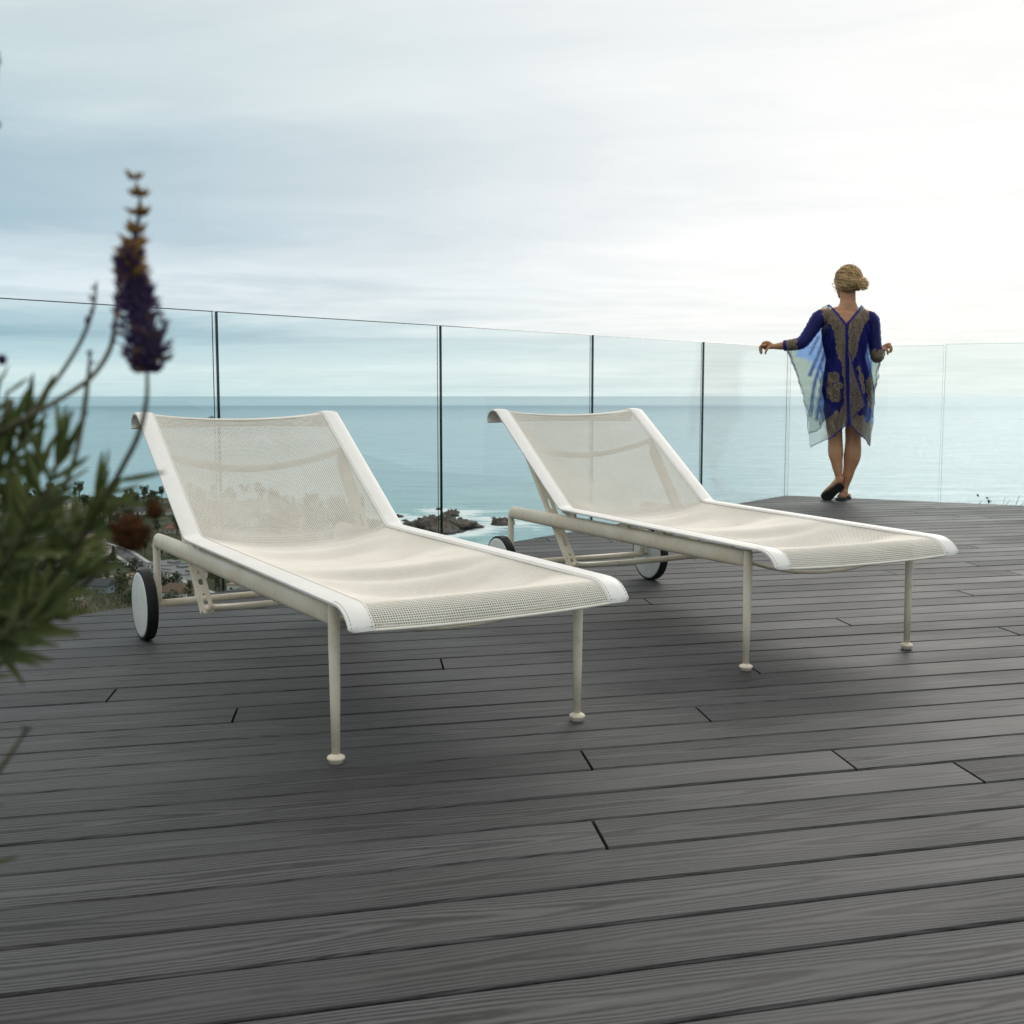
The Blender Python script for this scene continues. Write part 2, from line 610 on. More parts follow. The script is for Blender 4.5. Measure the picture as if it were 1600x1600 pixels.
for k in range(-24, 54):
    c_lo, c_hi = PL_C0 + k * PL_P + PL_GAP / 2, PL_C0 + (k + 1) * PL_P - PL_GAP / 2
    cm = (c_lo + c_hi) / 2
    # board ends outside the view keep boards to a believable length
    js = sorted(joints.get(k, []))
    r2 = random.Random(k * 31 + 5)
    if cm > 1.0:
        half = 0.46 * cm
        lo_u, hi_u = -half - 0.35 - r2.random() * 1.4, half * 1.25 + 0.5 + r2.random() * 1.4
        if not js or js[0] - lo_u > 1.0: js = [lo_u] + js
        if hi_u - js[-1] > 1.0: js = js + [hi_u]
        if k > 30 and k not in joints and r2.random() < 0.5:
            js = sorted(js + [r2.uniform(1.2, 3.4) if r2.random() < .6 else r2.uniform(-0.6, 0.6)])
    else:
        js = [r2.uniform(-2.2, -1.4), r2.uniform(1.2, 2.4)]
    ends = [-14.0] + js + [14.0]
    for i in range(len(ends) - 1):
        u0 = ends[i] + (0.003 if i else 0)
        u1 = ends[i + 1] - (0.003 if i < len(ends) - 2 else 0)
        s0 = SKEW if i else 0.0
        s1 = SKEW if i < len(ends) - 2 else 0.0
        h = (c_hi - c_lo) / 2
        quad = [(u0 - h * s0, c_lo), (u1 - h * s1, c_lo), (u1 + h * s1, c_hi), (u0 + h * s0, c_hi)]
        poly = clip_convex([ud * u + nd2 * c for u, c in quad], deck_poly)
        if len(poly) < 3 or abs(area2(poly)) < 0.01: continue
        cu = sum(p.dot(ud) for p in poly) / len(poly)
        loc = [Vector((p.dot(ud) - cu, p.dot(nd2) - cm)) for p in poly]
        # drop duplicates left by clipping
        q = [loc[0]]
        for p in loc[1:]:
            if (p - q[-1]).length > 1e-3: q.append(p)
        if (q[0] - q[-1]).length < 1e-3: q.pop()
        n_ = len(q)
        dz = r2.uniform(-0.0006, 0.0006)
        be = 0.0032
        hh = (c_hi - c_lo) / 2

        def inset(p):
            y = max(-hh + be, min(hh - be, p.y))
            return Vector((p.x, y))
        vs = [(inset(p).x, inset(p).y, dz) for p in q] + [(p.x, p.y, dz - 0.0035) for p in q] + [(p.x, p.y, -0.026) for p in q]
        fs = [tuple(range(n_))]
        for a_ in range(n_):
            b_ = (a_ + 1) % n_
            fs += [(a_, n_ + a_, n_ + b_, b_), (n_ + a_, 2 * n_ + a_, 2 * n_ + b_, n_ + b_)]
        fs.append(tuple(range(3 * n_ - 1, 2 * n_ - 1, -1)))
        me = bpy.data.meshes.new('plank')
        me.from_pydata(vs, [], fs)
        me.materials.append(M['deck'])
        o = obj('plank', me, deck)
        w = ud * cu + nd2 * cm
        o.location = (w.x, w.y, 0)
        o.rotation_euler = (0, 0, PL_ANG)

# ================================================================== GLASS BALUSTRADE
GL_T = 0.016


def glass_pane(a, b, h0, h1, label, edge='edge'):
    """frameless pane from a to b on the ground plan; polished edges as their own part"""
    d = (b - a)
    L = d.length
    root = empty('glass_panel', (a.x, a.y, 0), math.atan2(d.y, d.x))
    tag(root, label, 'glass panel', 'frameless glass panels along the deck edge')
    t = GL_T / 2
    z0 = -0.16
    e = 0.0025
    # faces: two big sheets
    mb = MB()
    for y in (-t, t):
        f = [(e, y, z0), (L - e, y, z0), (L - e, y, h1 - e), (e, y, h0 - e)]
        mb.add(f, [(0, 1, 2, 3) if y < 0 else (3, 2, 1, 0)])
    mb.build('pane', M['glass'], root)
    # polished rim with a small chamfer
    mb = MB()
    ring = [[(e, -t, z0), (L - e, -t, z0), (L - e, -t, h1 - e), (e, -t, h0 - e)],
            [(0, -t + e, z0 - e), (L, -t + e, z0 - e), (L, -t + e, h1), (0, -t + e, h0)],
            [(0, t - e, z0 - e), (L, t - e, z0 - e), (L, t - e, h1), (0, t - e, h0)],
            [(e, t, z0), (L - e, t, z0), (L - e, t, h1 - e), (e, t, h0 - e)]]
    vs = [p for r in ring for p in r]
    fs = []
    for r in range(3):
        for k in range(4):
            k2 = (k + 1) % 4
            fs.append((r * 4 + k, r * 4 + k2, (r + 1) * 4 + k2, (r + 1) * 4 + k))
    mb.add(vs, fs)
    mb.m[5] = 1        # the far end of a pane reads clear through its own glass
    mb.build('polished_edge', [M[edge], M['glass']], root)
    return root


OUT_L = Vector((LDIR.y, -LDIR.x))
if OUT_L.dot(CORNER - cen) < 0: OUT_L = -OUT_L
OUT_R = Vector((RDIR.y, -RDIR.x))
if OUT_R.dot(CORNER - cen) < 0: OUT_R = -OUT_R
gc = CORNER + (OUT_L + OUT_R) * 0.012
hgt = lambda s: 1.108 - 0.0078 * s
sl = [0.0, 1.375, 2.703, 4.015, 5.318, 6.62, 7.93, 9.24]
llab = ['glass panel on the left edge nearest the corner where the person stands',
        'glass panel behind the backrest of the farther lounger, second from the corner',
        'glass panel behind the gap between the two loungers',
        'glass panel behind the backrest of the nearer lounger',
        'leftmost glass panel in view, half hidden by the lavender',
        'glass panel beyond the left border of the view, one past the lavender',
        'farthest glass panel beyond the left border of the view']
JG = 0.0055
for i in range(5):
    b, a = gc + LDIR * (sl[i] + JG), gc + LDIR * (sl[i + 1] - JG)
    glass_pane(a, b, hgt(sl[i + 1]), hgt(sl[i]), llab[i])
srr = [0.0, 1.104, 2.42]
rlab = ['glass panel along the right edge directly in front of the person',
        'glass panel at the right border of the photo past the last joint']
for i in range(2):
    a, b = gc + RDIR * (srr[i] + (JG if i else 0.014)), gc + RDIR * (srr[i + 1] - JG)
    glass_pane(a, b, 1.108, 1.10, rlab[i], 'edge_skylit')

# ================================================================== LOUNGERS
STRAP_P = [(-.150, .300), (-.1475, .3095), (-.139, .321), (-.124, .333), (-.104, .3415), (-.08, .3445), (0.0, .3455), (0.5, .3515), (0.93, .3565), (0.985, .3585),
           (1.004, .3640), (1.018, .3735), (1.25, .5295), (1.468, .6760), (1.492, .6885), (1.515, .6935), (1.540, .690), (1.560, .677), (1.568, .660), (1.564, .646)]
SAG_S = [(-.15, .006), (-.125, .002), (-.09, .000), (-.055, .008), (.07, .050), (.17, .054), (.30, .036), (.40, .017), (.47, .020), (.63, .052), (.80, .056), (.92, .045), (1.0, .040)]


def path_fn(P):
    P = np.array(P)
    seg = np.hypot(*np.diff(P, axis=0).T)
    s = np.concatenate([[0], np.cumsum(seg)])

    def f(t):
        return np.stack([np.interp(t, s, P[:, 0]), np.interp(t, s, P[:, 1])], -1)
    return f, s[-1], s


def smooth_profile(P, n=5):
    return [(p.x, p.y) for p in smooth_path([(a, b, 0) for a, b in P], n)]


STRAP_S = smooth_profile(STRAP_P)
pf, PLEN, _ps = path_fn(STRAP_S)
_piv_i = min(range(len(STRAP_S)), key=lambda i: abs(STRAP_S[i][0] - 1.0) + abs(STRAP_S[i][1] - .362))
S_PIV = _ps[_piv_i]
S_TOP = _ps[min(range(len(STRAP_S)), key=lambda i: abs(STRAP_S[i][0] - 1.49) + abs(STRAP_S[i][1] - .6885))]


def sling_surface(u, s):
    """u in -1..1 across, s arc length along; numpy arrays -> (x, y, z)"""
    p = pf(s)
    soft = sum(pf(np.clip(s + o_, 0, PLEN)) * w_ for o_, w_ in zip((-.045, -.03, -.015, 0, .015, .03, .045), (.08, .13, .18, .22, .18, .13, .08)))
    mid = np.exp(-((s - S_PIV) / .07) ** 2)[..., None] * (1 - np.abs(u) ** 3)[..., None]
    p = p * (1 - mid) + soft * mid
    q = pf(np.minimum(s + .045 * np.exp(-((s - S_PIV) / .08) ** 2) + .004, PLEN)) - pf(np.maximum(s - .045 * np.exp(-((s - S_PIV) / .08) ** 2) - .004, 0))
    q /= np.maximum(np.linalg.norm(q, axis=-1, keepdims=True), 1e-9)
    nrm = np.stack([q[..., 1], -q[..., 0]], -1)       # pointing down/backwards
    ys, vs = zip(*SAG_S)
    seat = mono(ys, vs, p[..., 0])
    fb = np.clip((s - S_PIV) / (S_TOP - S_PIV), 0, 1.25)
    back = mono([0, .12, .4, .66, .85, 1.0, 1.25], [.040, .050, .058, .050, .036, .018, .012], fb)
    sag = np.where(s < S_PIV, seat, back)
    prof = (1 - np.abs(u) ** 2.2)
    dd = sag * prof
    # on the seat the sag is straight down, on the back it is along the normal
    w = np.clip((s - S_PIV + .08) / .16, 0, 1)
    dirn = nrm * w[..., None] + np.array([0.0, -1.0]) * (1 - w)[..., None]
    p = p + dirn * dd[..., None]
    return np.stack([u * .2815, p[..., 0], p[..., 1] - .002], -1)


def weave_mesh():
    PITCHW = .0055
    nu = int(.563 / PITCHW)
    nv = int(PLEN / PITCHW)
    uu = np.linspace(-1, 1, nu + 1)
    ss = np.linspace(.004, PLEN - .002, nv + 1)
    U, S = np.meshgrid(uu, ss, indexing='ij')
    P = sling_surface(U, S)
    du = np.gradient(P, axis=0)
    dv = np.gradient(P, axis=1)
    N = np.cross(du, dv)
    N /= np.linalg.norm(N, axis=-1, keepdims=True)
    th = .0013
    top, bot = P + N * th, P - N * th
    a00, a10, a11, a01 = P[:-1, :-1], P[1:, :-1], P[1:, 1:], P[:-1, 1:]
    h = .272
    w = {}
    def lerp2(a, b): return a00 * (1 - a) * (1 - b) + a10 * a * (1 - b) + a11 * a * b + a01 * (1 - a) * b
    H = [lerp2(h, h), lerp2(1 - h, h), lerp2(1 - h, 1 - h), lerp2(h, 1 - h)]
    n1 = (nu + 1) * (nv + 1)
    V = np.concatenate([top.reshape(-1, 3), bot.reshape(-1, 3)] + [x.reshape(-1, 3) for x in H])
    idx = np.arange(n1).reshape(nu + 1, nv + 1)
    c = [idx[:-1, :-1].ravel(), idx[1:, :-1].ravel(), idx[1:, 1:].ravel(), idx[:-1, 1:].ravel()]
    nc = nu * nv
    hs = [2 * n1 + k * nc + np.arange(nc) for k in range(4)]
    F = []
    for k in range(4):
        k2 = (k + 1) % 4
        F.append(np.stack([c[k], c[k2], hs[k2], hs[k]], 1))
        F.append(np.stack([c[k2] + n1, c[k] + n1, hs[k], hs[k2]], 1))
    return mesh_np('sling', V, np.concatenate(F), M['weave'], True)


def strap_mesh(side):
    """vinyl band folded over the side of the sling"""
    mb = MB()
    pts = [(y, z) for y, z in STRAP_S]
    W0, W1, T = .2765, .3315, .0034
    prof = [(W0, .0005), (W0 + .001, T), (W0 + .006, T + .0008), (.304, T + .0022), (W1 - .006, T + .0008), (W1 - .0006, T - .0012), (W1, 0), (W1 - .001, -T), (W1 - .010, -T - .001), (W0 + .01, -T), (W0, -.001)]
    n = len(prof)
    vs, fs = [], []
    for i, (y, z) in enumerate(pts):
        a, b = pts[max(i - 1, 0)], pts[min(i + 1, len(pts) - 1)]
        t = Vector((0, b[0] - a[0], b[1] - a[1])).normalized()
        nn = Vector((0, -t.z, t.y))
        k_ = 1.0
        for wx, h in prof:
            # rounded corner at the nose
            e = min(i, 4)
            cut = (.008 * (1 - e / 4) ** 2) if (wx > .325) else 0
            p = Vector((side * (wx - cut), y, z)) + nn * h
            vs.append(p)
    for i in range(len(pts) - 1):
        for k in range(n):
            k2 = (k + 1) % n
            f = (i * n + k, i * n + k2, (i + 1) * n + k2, (i + 1) * n + k)
            fs.append(f if side < 0 else f[::-1])
    fs.append(tuple(range(n)) if side > 0 else tuple(range(n - 1, -1, -1)))
    l = (len(pts) - 1) * n
    fs.append(tuple(range(l + n - 1, l - 1, -1)) if side > 0 else tuple(range(l, l + n)))
    mb.add(vs, fs, True)
    return mb


def stitch_mesh(side):
    mb = MB()
    def dash(x, s, rot=False):
        p = pf(np.array([s]))[0]
        q = pf(np.array([min(s + .003, PLEN)]))[0] - pf(np.array([max(s - .003, 0)]))[0]
        ang = math.atan2(q[1], q[0])
        nn = Vector((0, -math.sin(ang), math.cos(ang)))
        c = Vector((side * x, p[0], p[1])) + nn * .0046
        sz = (.0042, .0011, .0008) if rot else (.0011, .0042, .0008)
        mb.box(c, sz, Matrix.Rotation(ang, 3, 'X'))
    s = .008
    while s < PLEN - .03:
        dash(.2815, s)
        if s < .1: dash(.3255, s)
        s += .0075
    x = .285
    while x < .322:
        dash(x, .008, True)
        x += .0075
    return mb


def slotted_arm(side, p_top, p_bot):
    """pressed channel with four long keyhole slots"""
    d = (Vector(p_bot) - Vector(p_top))
    L = d.length
    hw = .0145
    bm = bmesh.new()
    def loop(pts):
        v = [bm.verts.new((x, y, 0)) for x, y in pts]
        return [bm.edges.new((v[i], v[(i + 1) % len(v)])) for i in range(len(v))]
    ed = loop([(-hw * .8, 0), (hw * .8, 0), (hw, .05), (hw, L), (-hw, L), (-hw, .05)])
    for c in (.50, .645, .79, .915):
        y0, y1 = L * c - .019, L * c + .019
        if c > .9: y0 += .006; y1 -= .004
        r = .0068
        pts = []
        for k in range(7): pts.append((r * math.cos(PI * k / 6), y1 + r * math.sin(PI * k / 6)))
        r0 = .0036
        for k in range(7): pts.append((-r0 * math.cos(PI * k / 6), y0 - r0 * math.sin(PI * k / 6)))
        ed += loop(pts)
    bmesh.ops.triangle_fill(bm, use_beauty=True, edges=ed)
    ext = bmesh.ops.extrude_face_region(bm, geom=bm.faces[:])
    for v in [g for g in ext['geom'] if isinstance(g, bmesh.types.BMVert)]:
        v.co.z -= .003
    # side flanges of the channel
    for sx in (-1, 1):
        c = bmesh.ops.create_cube(bm, size=1)['verts']
        for v in c:
            v.co = Vector((sx * (hw + .0012) + v.co.x * .003, L * .54 + v.co.y * L * .9, -.0085 + v.co.z * .019))
    bmesh.ops.recalc_face_normals(bm, faces=bm.faces[:])
    me = bpy.data.meshes.new('slotted_arm')
    ydir = d.normalized()
    xdir = Vector((1, 0, 0))
    zdir = xdir.cross(ydir).normalized()
    if zdir.y > 0: zdir = -zdir; xdir = -xdir
    mt = Matrix((xdir, ydir, zdir)).transposed().to_4x4()
    mt.translation = Vector(p_top)
    bm.transform(mt)
    bm.to_mesh(me)
    bm.free()
    me.materials.append(M['metal'])
    return me


def make_lounger():
    root = empty('sun_lounger')
    RX = .299
    # side rails: upright at the wheel, rounded corner, deep oval rail to the front leg
    for s in (-1, 1):
        x = s * RX
        pts = [(x, 1.4265, .100), (x, 1.4265, .15), (x, 1.4265, .27)]
        rad = [(.011, .0115)] * 3
        for k in range(1, 7):
            a = PI / 2 * k / 6
            pts.append((x, 1.4265 - .027 * (1 - math.cos(a)) , .2805 + .027 * math.sin(a)))
            rad.append((.011 + .001 * k / 6, .0115 + .0115 * k / 6))
        pts += [(x, 1.30, .308), (x, .9, .3085), (x, .5, .3085), (x, .15, .3085), (x, .012, .309)]
        rad += [(.0135, .0245), (.0145, .0262), (.0145, .0262), (.014, .0255), (.012, .0235)]
        mb = MB().loft(pts, list(rad), 16, (1, 0, 0), power=2.3)
        # small tabs that carry the strap
        for y in (.09, .42, .62, .96):
            mb.box((x, y, .3385), (.012, .045, .012))
        mb.build('side_rail', M['metal'], root)
        mb = MB().loft([(x, 0, .3335), (x, 0, .330), (x, 0, .318), (x, 0, .25), (x, 0, .14), (x, 0, .016)],
                       [.0080, .0112, .0124, .0120, .0106, .0088], 16)
        leg = mb.build('leg', M['metal'], root)
        MB().lathe([(.0088, .020), (.012, .0165), (.0175, .0145), (.0188, .0115), (.0180, .0085), (.0145, .006), (.0145, .0005)], 'z', (x, 0, 0), 20).build('foot_pad', M['metal'], leg)
    # axle tube between the uprights
    ax = MB().loft([(-RX, 1.4265, .108), (RX, 1.4265, .108)], .0115, 12, (0, 0, 1))
    ax.loft([(-.335, 1.4265, .109), (.335, 1.4265, .109)], .006, 8, (0, 0, 1))
    ax.build('axle', M['metal'], root)
    for s in (-1, 1):
        c = (s * .3395, 1.4265, .109)
        w = .0165
        ty = MB().lathe([(.100, -w), (.1045, -w), (.1078, -w + .002), (.109, -w + .007), (.109, w - .007), (.1078, w - .002), (.1045, w), (.100, w)], 'x', c, 48)
        tyre = ty.build('wheel', M['rubber'], root, sharp=40)
        hb = MB().lathe([(.020, -w - .003), (.093, -w - .0015), (.1022, -w + .0005), (.1022, w - .0005), (.093, w + .0015), (.020, w + .003)], 'x', c, 48)
        hb.build('wheel_disc', M['hub'], tyre)
    # bowed stretchers under the seat
    for y, z0, dip in ((.018, .303, .052), (.41, .305, .050), (.90, .300, .040)):
        pts = [(x, y, z0 - dip * (1 - (x / RX) ** 2)) for x in np.linspace(-RX, RX, 17)]
        MB().loft(pts, (.0055, .012) if y > .1 else (.0055, .013), 10, (0, 0, 1)).build('stretcher', M['metal'], root)
    # back frame: two tubes under the straps, bowed top bar
    def backpt(fr, off):
        p = Vector((0, 1.018, .3735)).lerp(Vector((0, 1.468, .6760)), fr)
        nn = Vector((0, .558, -.83)).normalized()
        return p + nn * off
    for s in (-1, 1):
        x = s * .303
        pts = [(x, .97, .342), (x, 1.005, .348)] + [(x, backpt(f, .012).y, backpt(f, .012).z) for f in (.05, .3, .6, .9, 1.0)]
        pts += [(x, 1.498, .677), (x, 1.520, .6815), (x, 1.540, .676)]
        MB().loft(pts, .0085, 12, (1, 0, 0)).build('back_tube', M['metal'], root)
    # support frame: bowed cross bar behind the sling, slotted arms, bow tube
    tp, bt = Vector((0, 1.345, .567)), Vector((0, .985, .160))
    pts = []
    for x in np.linspace(-.292, .292, 21):
        q = 1 - (abs(x) / .292) ** 2
        pts.append((x, tp.y + .052 * q + .012, tp.z - .055 * q + .006))
    MB().loft(pts, (.0135, .0065), 10, (0, .55, -.83)).build('cross_bar', M['metal'], root)
    for s in (-1, 1):
        obj('slotted_arm', slotted_arm(s, (s * .276, tp.y, tp.z + .01), (s * .270, bt.y, bt.z - .012)), root)
    pts = []
    for x in np.linspace(-.272, .272, 25):
        t = abs(x) / .272
        q = 1 - t ** 2.6
        pts.append((x, bt.y + .145 * q ** 1.0 * .9, bt.z - .030 * q + .002))
    MB().loft(pts, (.0108, .0108), 12, (0, 0, 1)).build('bow_tube', M['metal'], root)
    # cloth
    sl_ = obj('sling', weave_mesh(), root)
    tag(sl_, kind='stuff')
    us = np.linspace(-1, 1, 41)
    for s0, rr in ((.003, (.0035, .0035)), (PLEN - .004, (.003, .006))):
        P = sling_surface(us, np.full(41, s0))
        MB().loft([tuple(p) for p in P], rr, 8, (0, 0, 1)).build('hem', M['weave'], root)
    for s in (-1, 1):
        st = strap_mesh(s).build('side_strap', M['strap'], root, sharp=50)
        tag(stitch_mesh(s).build('stitching', M['stitch'], st), kind='stuff')
    return root


l1 = make_lounger()
l2 = copy_tree(l1)
l1.location, l1.rotation_euler = (-.1049, 2.4399, 0), (0, 0, .5429)
l2.location, l2.rotation_euler = (.9076, 3.2151, 0), (0, 0, .4694)
tag(l1, 'larger, nearer white mesh sun lounger beside the lavender, its left wheel in full view', 'sun lounger', 'white mesh sun loungers on the deck')
tag(l2, 'farther white mesh sun lounger standing between the nearer lounger and the person', 'sun lounger', 'white mesh sun loungers on the deck')

# ================================================================== SEA, LAND AND TOWN FAR BELOW
SEA_Z = -100.0
coast_px = [(-900, 779), (-300, 780.5), (60, 781), (180, 784), (250, 783), (330, 787), (430, 790), (500, 795), (545, 803), (590, 812), (608, 826), (622, 846), (650, 872), (700, 910), (800, 960), (1000, 1000), (1300, 1010), (2200, 1020)]
coast = [on_z(px, py, SEA_Z + 3) for px, py in coast_px]
coast = np.array([(p.x, p.y) for p in coast])
land_poly = np.concatenate([coast, [[700, -80], [-1500, -80]]])


def seg_dist(P, A, B):
    d = B - A
    t = np.clip(((P - A) @ d) / (d @ d), 0, 1)
    return np.linalg.norm(P - (A + t[:, None] * d), axis=1)


def coast_dist(P):
    """signed distance: positive inland"""
    dist = np.full(len(P), 1e9)
    for i in range(len(coast) - 1):
        dist = np.minimum(dist, seg_dist(P, coast[i], coast[i + 1]))
    inside = np.zeros(len(P), bool)
    n = len(land_poly)
    j = n - 1
    for i in range(n):
        xi, yi = land_poly[i]
        xj, yj = land_poly[j]
        c = ((yi > P[:, 1]) != (yj > P[:, 1])) & (P[:, 0] < (xj - xi) * (P[:, 1] - yi) / (yj - yi + 1e-12) + xi)
        inside ^= c
        j = i
    return np.where(inside, dist, -dist)


def fbm(x, y, s, seed=0.0, o=4):
    return mnoise.fractal(Vector((x / s + seed, y / s - seed, seed * 1.7)), 1.0, 2.0, o)


def land_z(x, y, cdist=None):
    if cdist is None:
        cdist = coast_dist(np.array([[x, y]]))[0]
    h = float(np.interp(y, [-80, 9.5, 14, 60, 150, 300, 430, 1300], [-1.6, -2.2, -5.2, -19, -46, -79, -90, -92.5]))
    h += 1.3 * fbm(x, y, 90, 3.1) * min(1, max(0, (y - 20) / 100))
    k = max(0.0, min(1.0, cdist / 14.0 + .15))
    return h * k + (SEA_Z - 2.5) * (1 - k)


def terrain():
    xs = np.concatenate([np.linspace(-1100, -500, 26)[:-1], np.linspace(-500, 60, 112), np.linspace(60, 700, 26)[1:]])
    ys = np.concatenate([np.linspace(-60, 9, 6)[:-1], np.geomspace(9, 420, 40)[:-1], np.linspace(420, 1180, 120)])
    X, Y = np.meshgrid(xs, ys, indexing='ij')
    cdv = coast_dist(np.stack([X.ravel(), Y.ravel()], 1))
    Z = np.array([land_z(a, b, c) for a, b, c in zip(X.ravel(), Y.ravel(), cdv)])
    V = np.stack([X.ravel(), Y.ravel(), Z], 1)
    n, m = len(xs), len(ys)
    I = np.arange(n * m).reshape(n, m)
    F = np.stack([I[:-1, :-1].ravel(), I[1:, :-1].ravel(), I[1:, 1:].ravel(), I[:-1, 1:].ravel()], 1)
    mt, nt, b = new_mat('coastal_ground')
    tc = nd(nt, 'ShaderNodeTexCoord')
    a = noise(nt, tc.outputs['Object'], .035, 6, .65)
    c = noise(nt, tc.outputs['Object'], .4, 5, .7)
    base = ramp(nt, a, [(.35, (.026, .032, .014)), (.5, (.050, .050, .027)), (.62, (.11, .10, .07)), (.72, (.20, .18, .14))])
    base = mixc(nt, ramp(nt, c, [(.4, 0.0), (.6, .7)]), base, (.028, .040, .014))
    nt.links.new(base, b.inputs['Base Color'])
    set_in(b, Roughness=.95, Specular_IOR_Level=.1)
    o = obj('terrain', mesh_np('terrain', V, F, mt, True))
    tag(o, kind='structure')


terrain()

rock_specs = [  # photo pixel of the waterline centre, half-width m, depth m, height m, seed
    (684, 827, 20, 30, 8.5, 1.0), (652, 823, 14, 22, 4.0, 2.0), (708, 825, 20, 26, 5.5, 3.0), (742, 821.5, 5.5, 6, 2.0, 4.0),
    (705, 806, 7, 10, 5.0, 5.0), (713, 801.5, 3.5, 5, 2.2, 6.0), (783, 819.5, 9, 8, 5.0, 7.0), (795, 819, 5, 6, 4.0, 8.0),
    (686, 796.5, 3, 4, 2.0, 9.0), (621, 808, 5, 6, 2.5, 10.0), (633, 814, 3, 4, 1.6, 11.0), (710, 832, 6, 5, 2.5, 12.0), (770, 810, 1.8, 2, 1.2, 13.0)]
rock_pos = [on_z(px, py, SEA_Z) for px, py, *_ in rock_specs]


def mat_rock():
    m, nt, b = new_mat('wet_sea_rock')
    tc = nd(nt, 'ShaderNodeTexCoord')
    n1 = noise(nt, tc.outputs['Object'], .12, 6, .7)
    n2 = noise(nt, tc.outputs['Object'], .7, 5, .7)
    sep = nd(nt, 'ShaderNodeSeparateXYZ')
    nt.links.new(tc.outputs['Object'], sep.inputs[0])
    dry = ramp(nt, n1, [(.35, (.035, .030, .024)), (.52, (.075, .058, .036)), (.70, (.125, .098, .058))])
    c = mixc(nt, ramp(nt, n2, [(.42, 0.0), (.62, .8)]), dry, (.030, .028, .026))
    wet = ramp(nt, mth(nt, 'ADD', mth(nt, 'MULTIPLY', sep.outputs[2], .16), mth(nt, 'MULTIPLY', n1, .5)), [(.35, 1.0), (.75, 0.0)])
    c = mixc(nt, wet, c, (.024, .022, .022))
    nt.links.new(c, b.inputs['Base Color'])
    set_in(b, Roughness=.8)
    bump(nt, b, n2, .8, .6)
    return m


MROCK = mat_rock()
rock_lab = ['largest brown sea rock with a rounded top, standing in the surf', 'dark rock shelf low in the surf left of the largest rock',
            'dark flat rock reaching to the right of the largest rock', 'small rock off the right tip of the rock group',
            'jagged rock behind the right end of the largest rock', 'tiny rock farthest out behind the rock group',
            'dark rock alone in the surf beside the farther lounger wheel', 'small dark rock touching the rail of the farther lounger',
            'tiny dark rock awash behind the glass joint', 'low rock close to the shore beside the nearer lounger backrest',
            'smallest rock between the shore and the rock group', 'low rock at the near foot of the rock group', 'single tiny rock in open water right of the rock group']


def blob(seed, rx, ry, rz, n=26, m=14, rough=.5):
    """upper half of a craggy lump"""
    V, F = [], []
    for j in range(m + 1):
        ph = PI / 2 * j / m
        for i in range(n):
            th = 2 * PI * i / n
            d = Vector((math.cos(th) * math.cos(ph), math.sin(th) * math.cos(ph), math.sin(ph)))
            k = 1 + rough * mnoise.fractal(d * 1.6 + Vector((seed * 9, seed, 0)), 1, 2, 5)
            k2 = 1 + rough * 1.3 * mnoise.fractal(d * 4.2 + Vector((seed, seed * 5, 3)), 1, 2, 6)
            V.append((d.x * rx * k, d.y * ry * k, (d.z ** .8 if d.z > 0 else 0) * rz * k2 - .6))
    for j in range(m):
        for i in range(n):
            F.append((j * n + i, j * n + (i + 1) % n, (j + 1) * n + (i + 1) % n, (j + 1) * n + i))
    return V, F


for (px, py, rx, ry, rz, sd), p, lb in zip(rock_specs, rock_pos, rock_lab):
    big = rx > 10
    V, F = blob(sd, rx, ry, rz, 56 if big else 20, 26 if big else 9, .55)
    o = obj('sea_rock', mesh_np('sea_rock', V, F, MROCK, False))
    o.location = p
    tag(o, lb, 'rock', 'rocks in the surf')


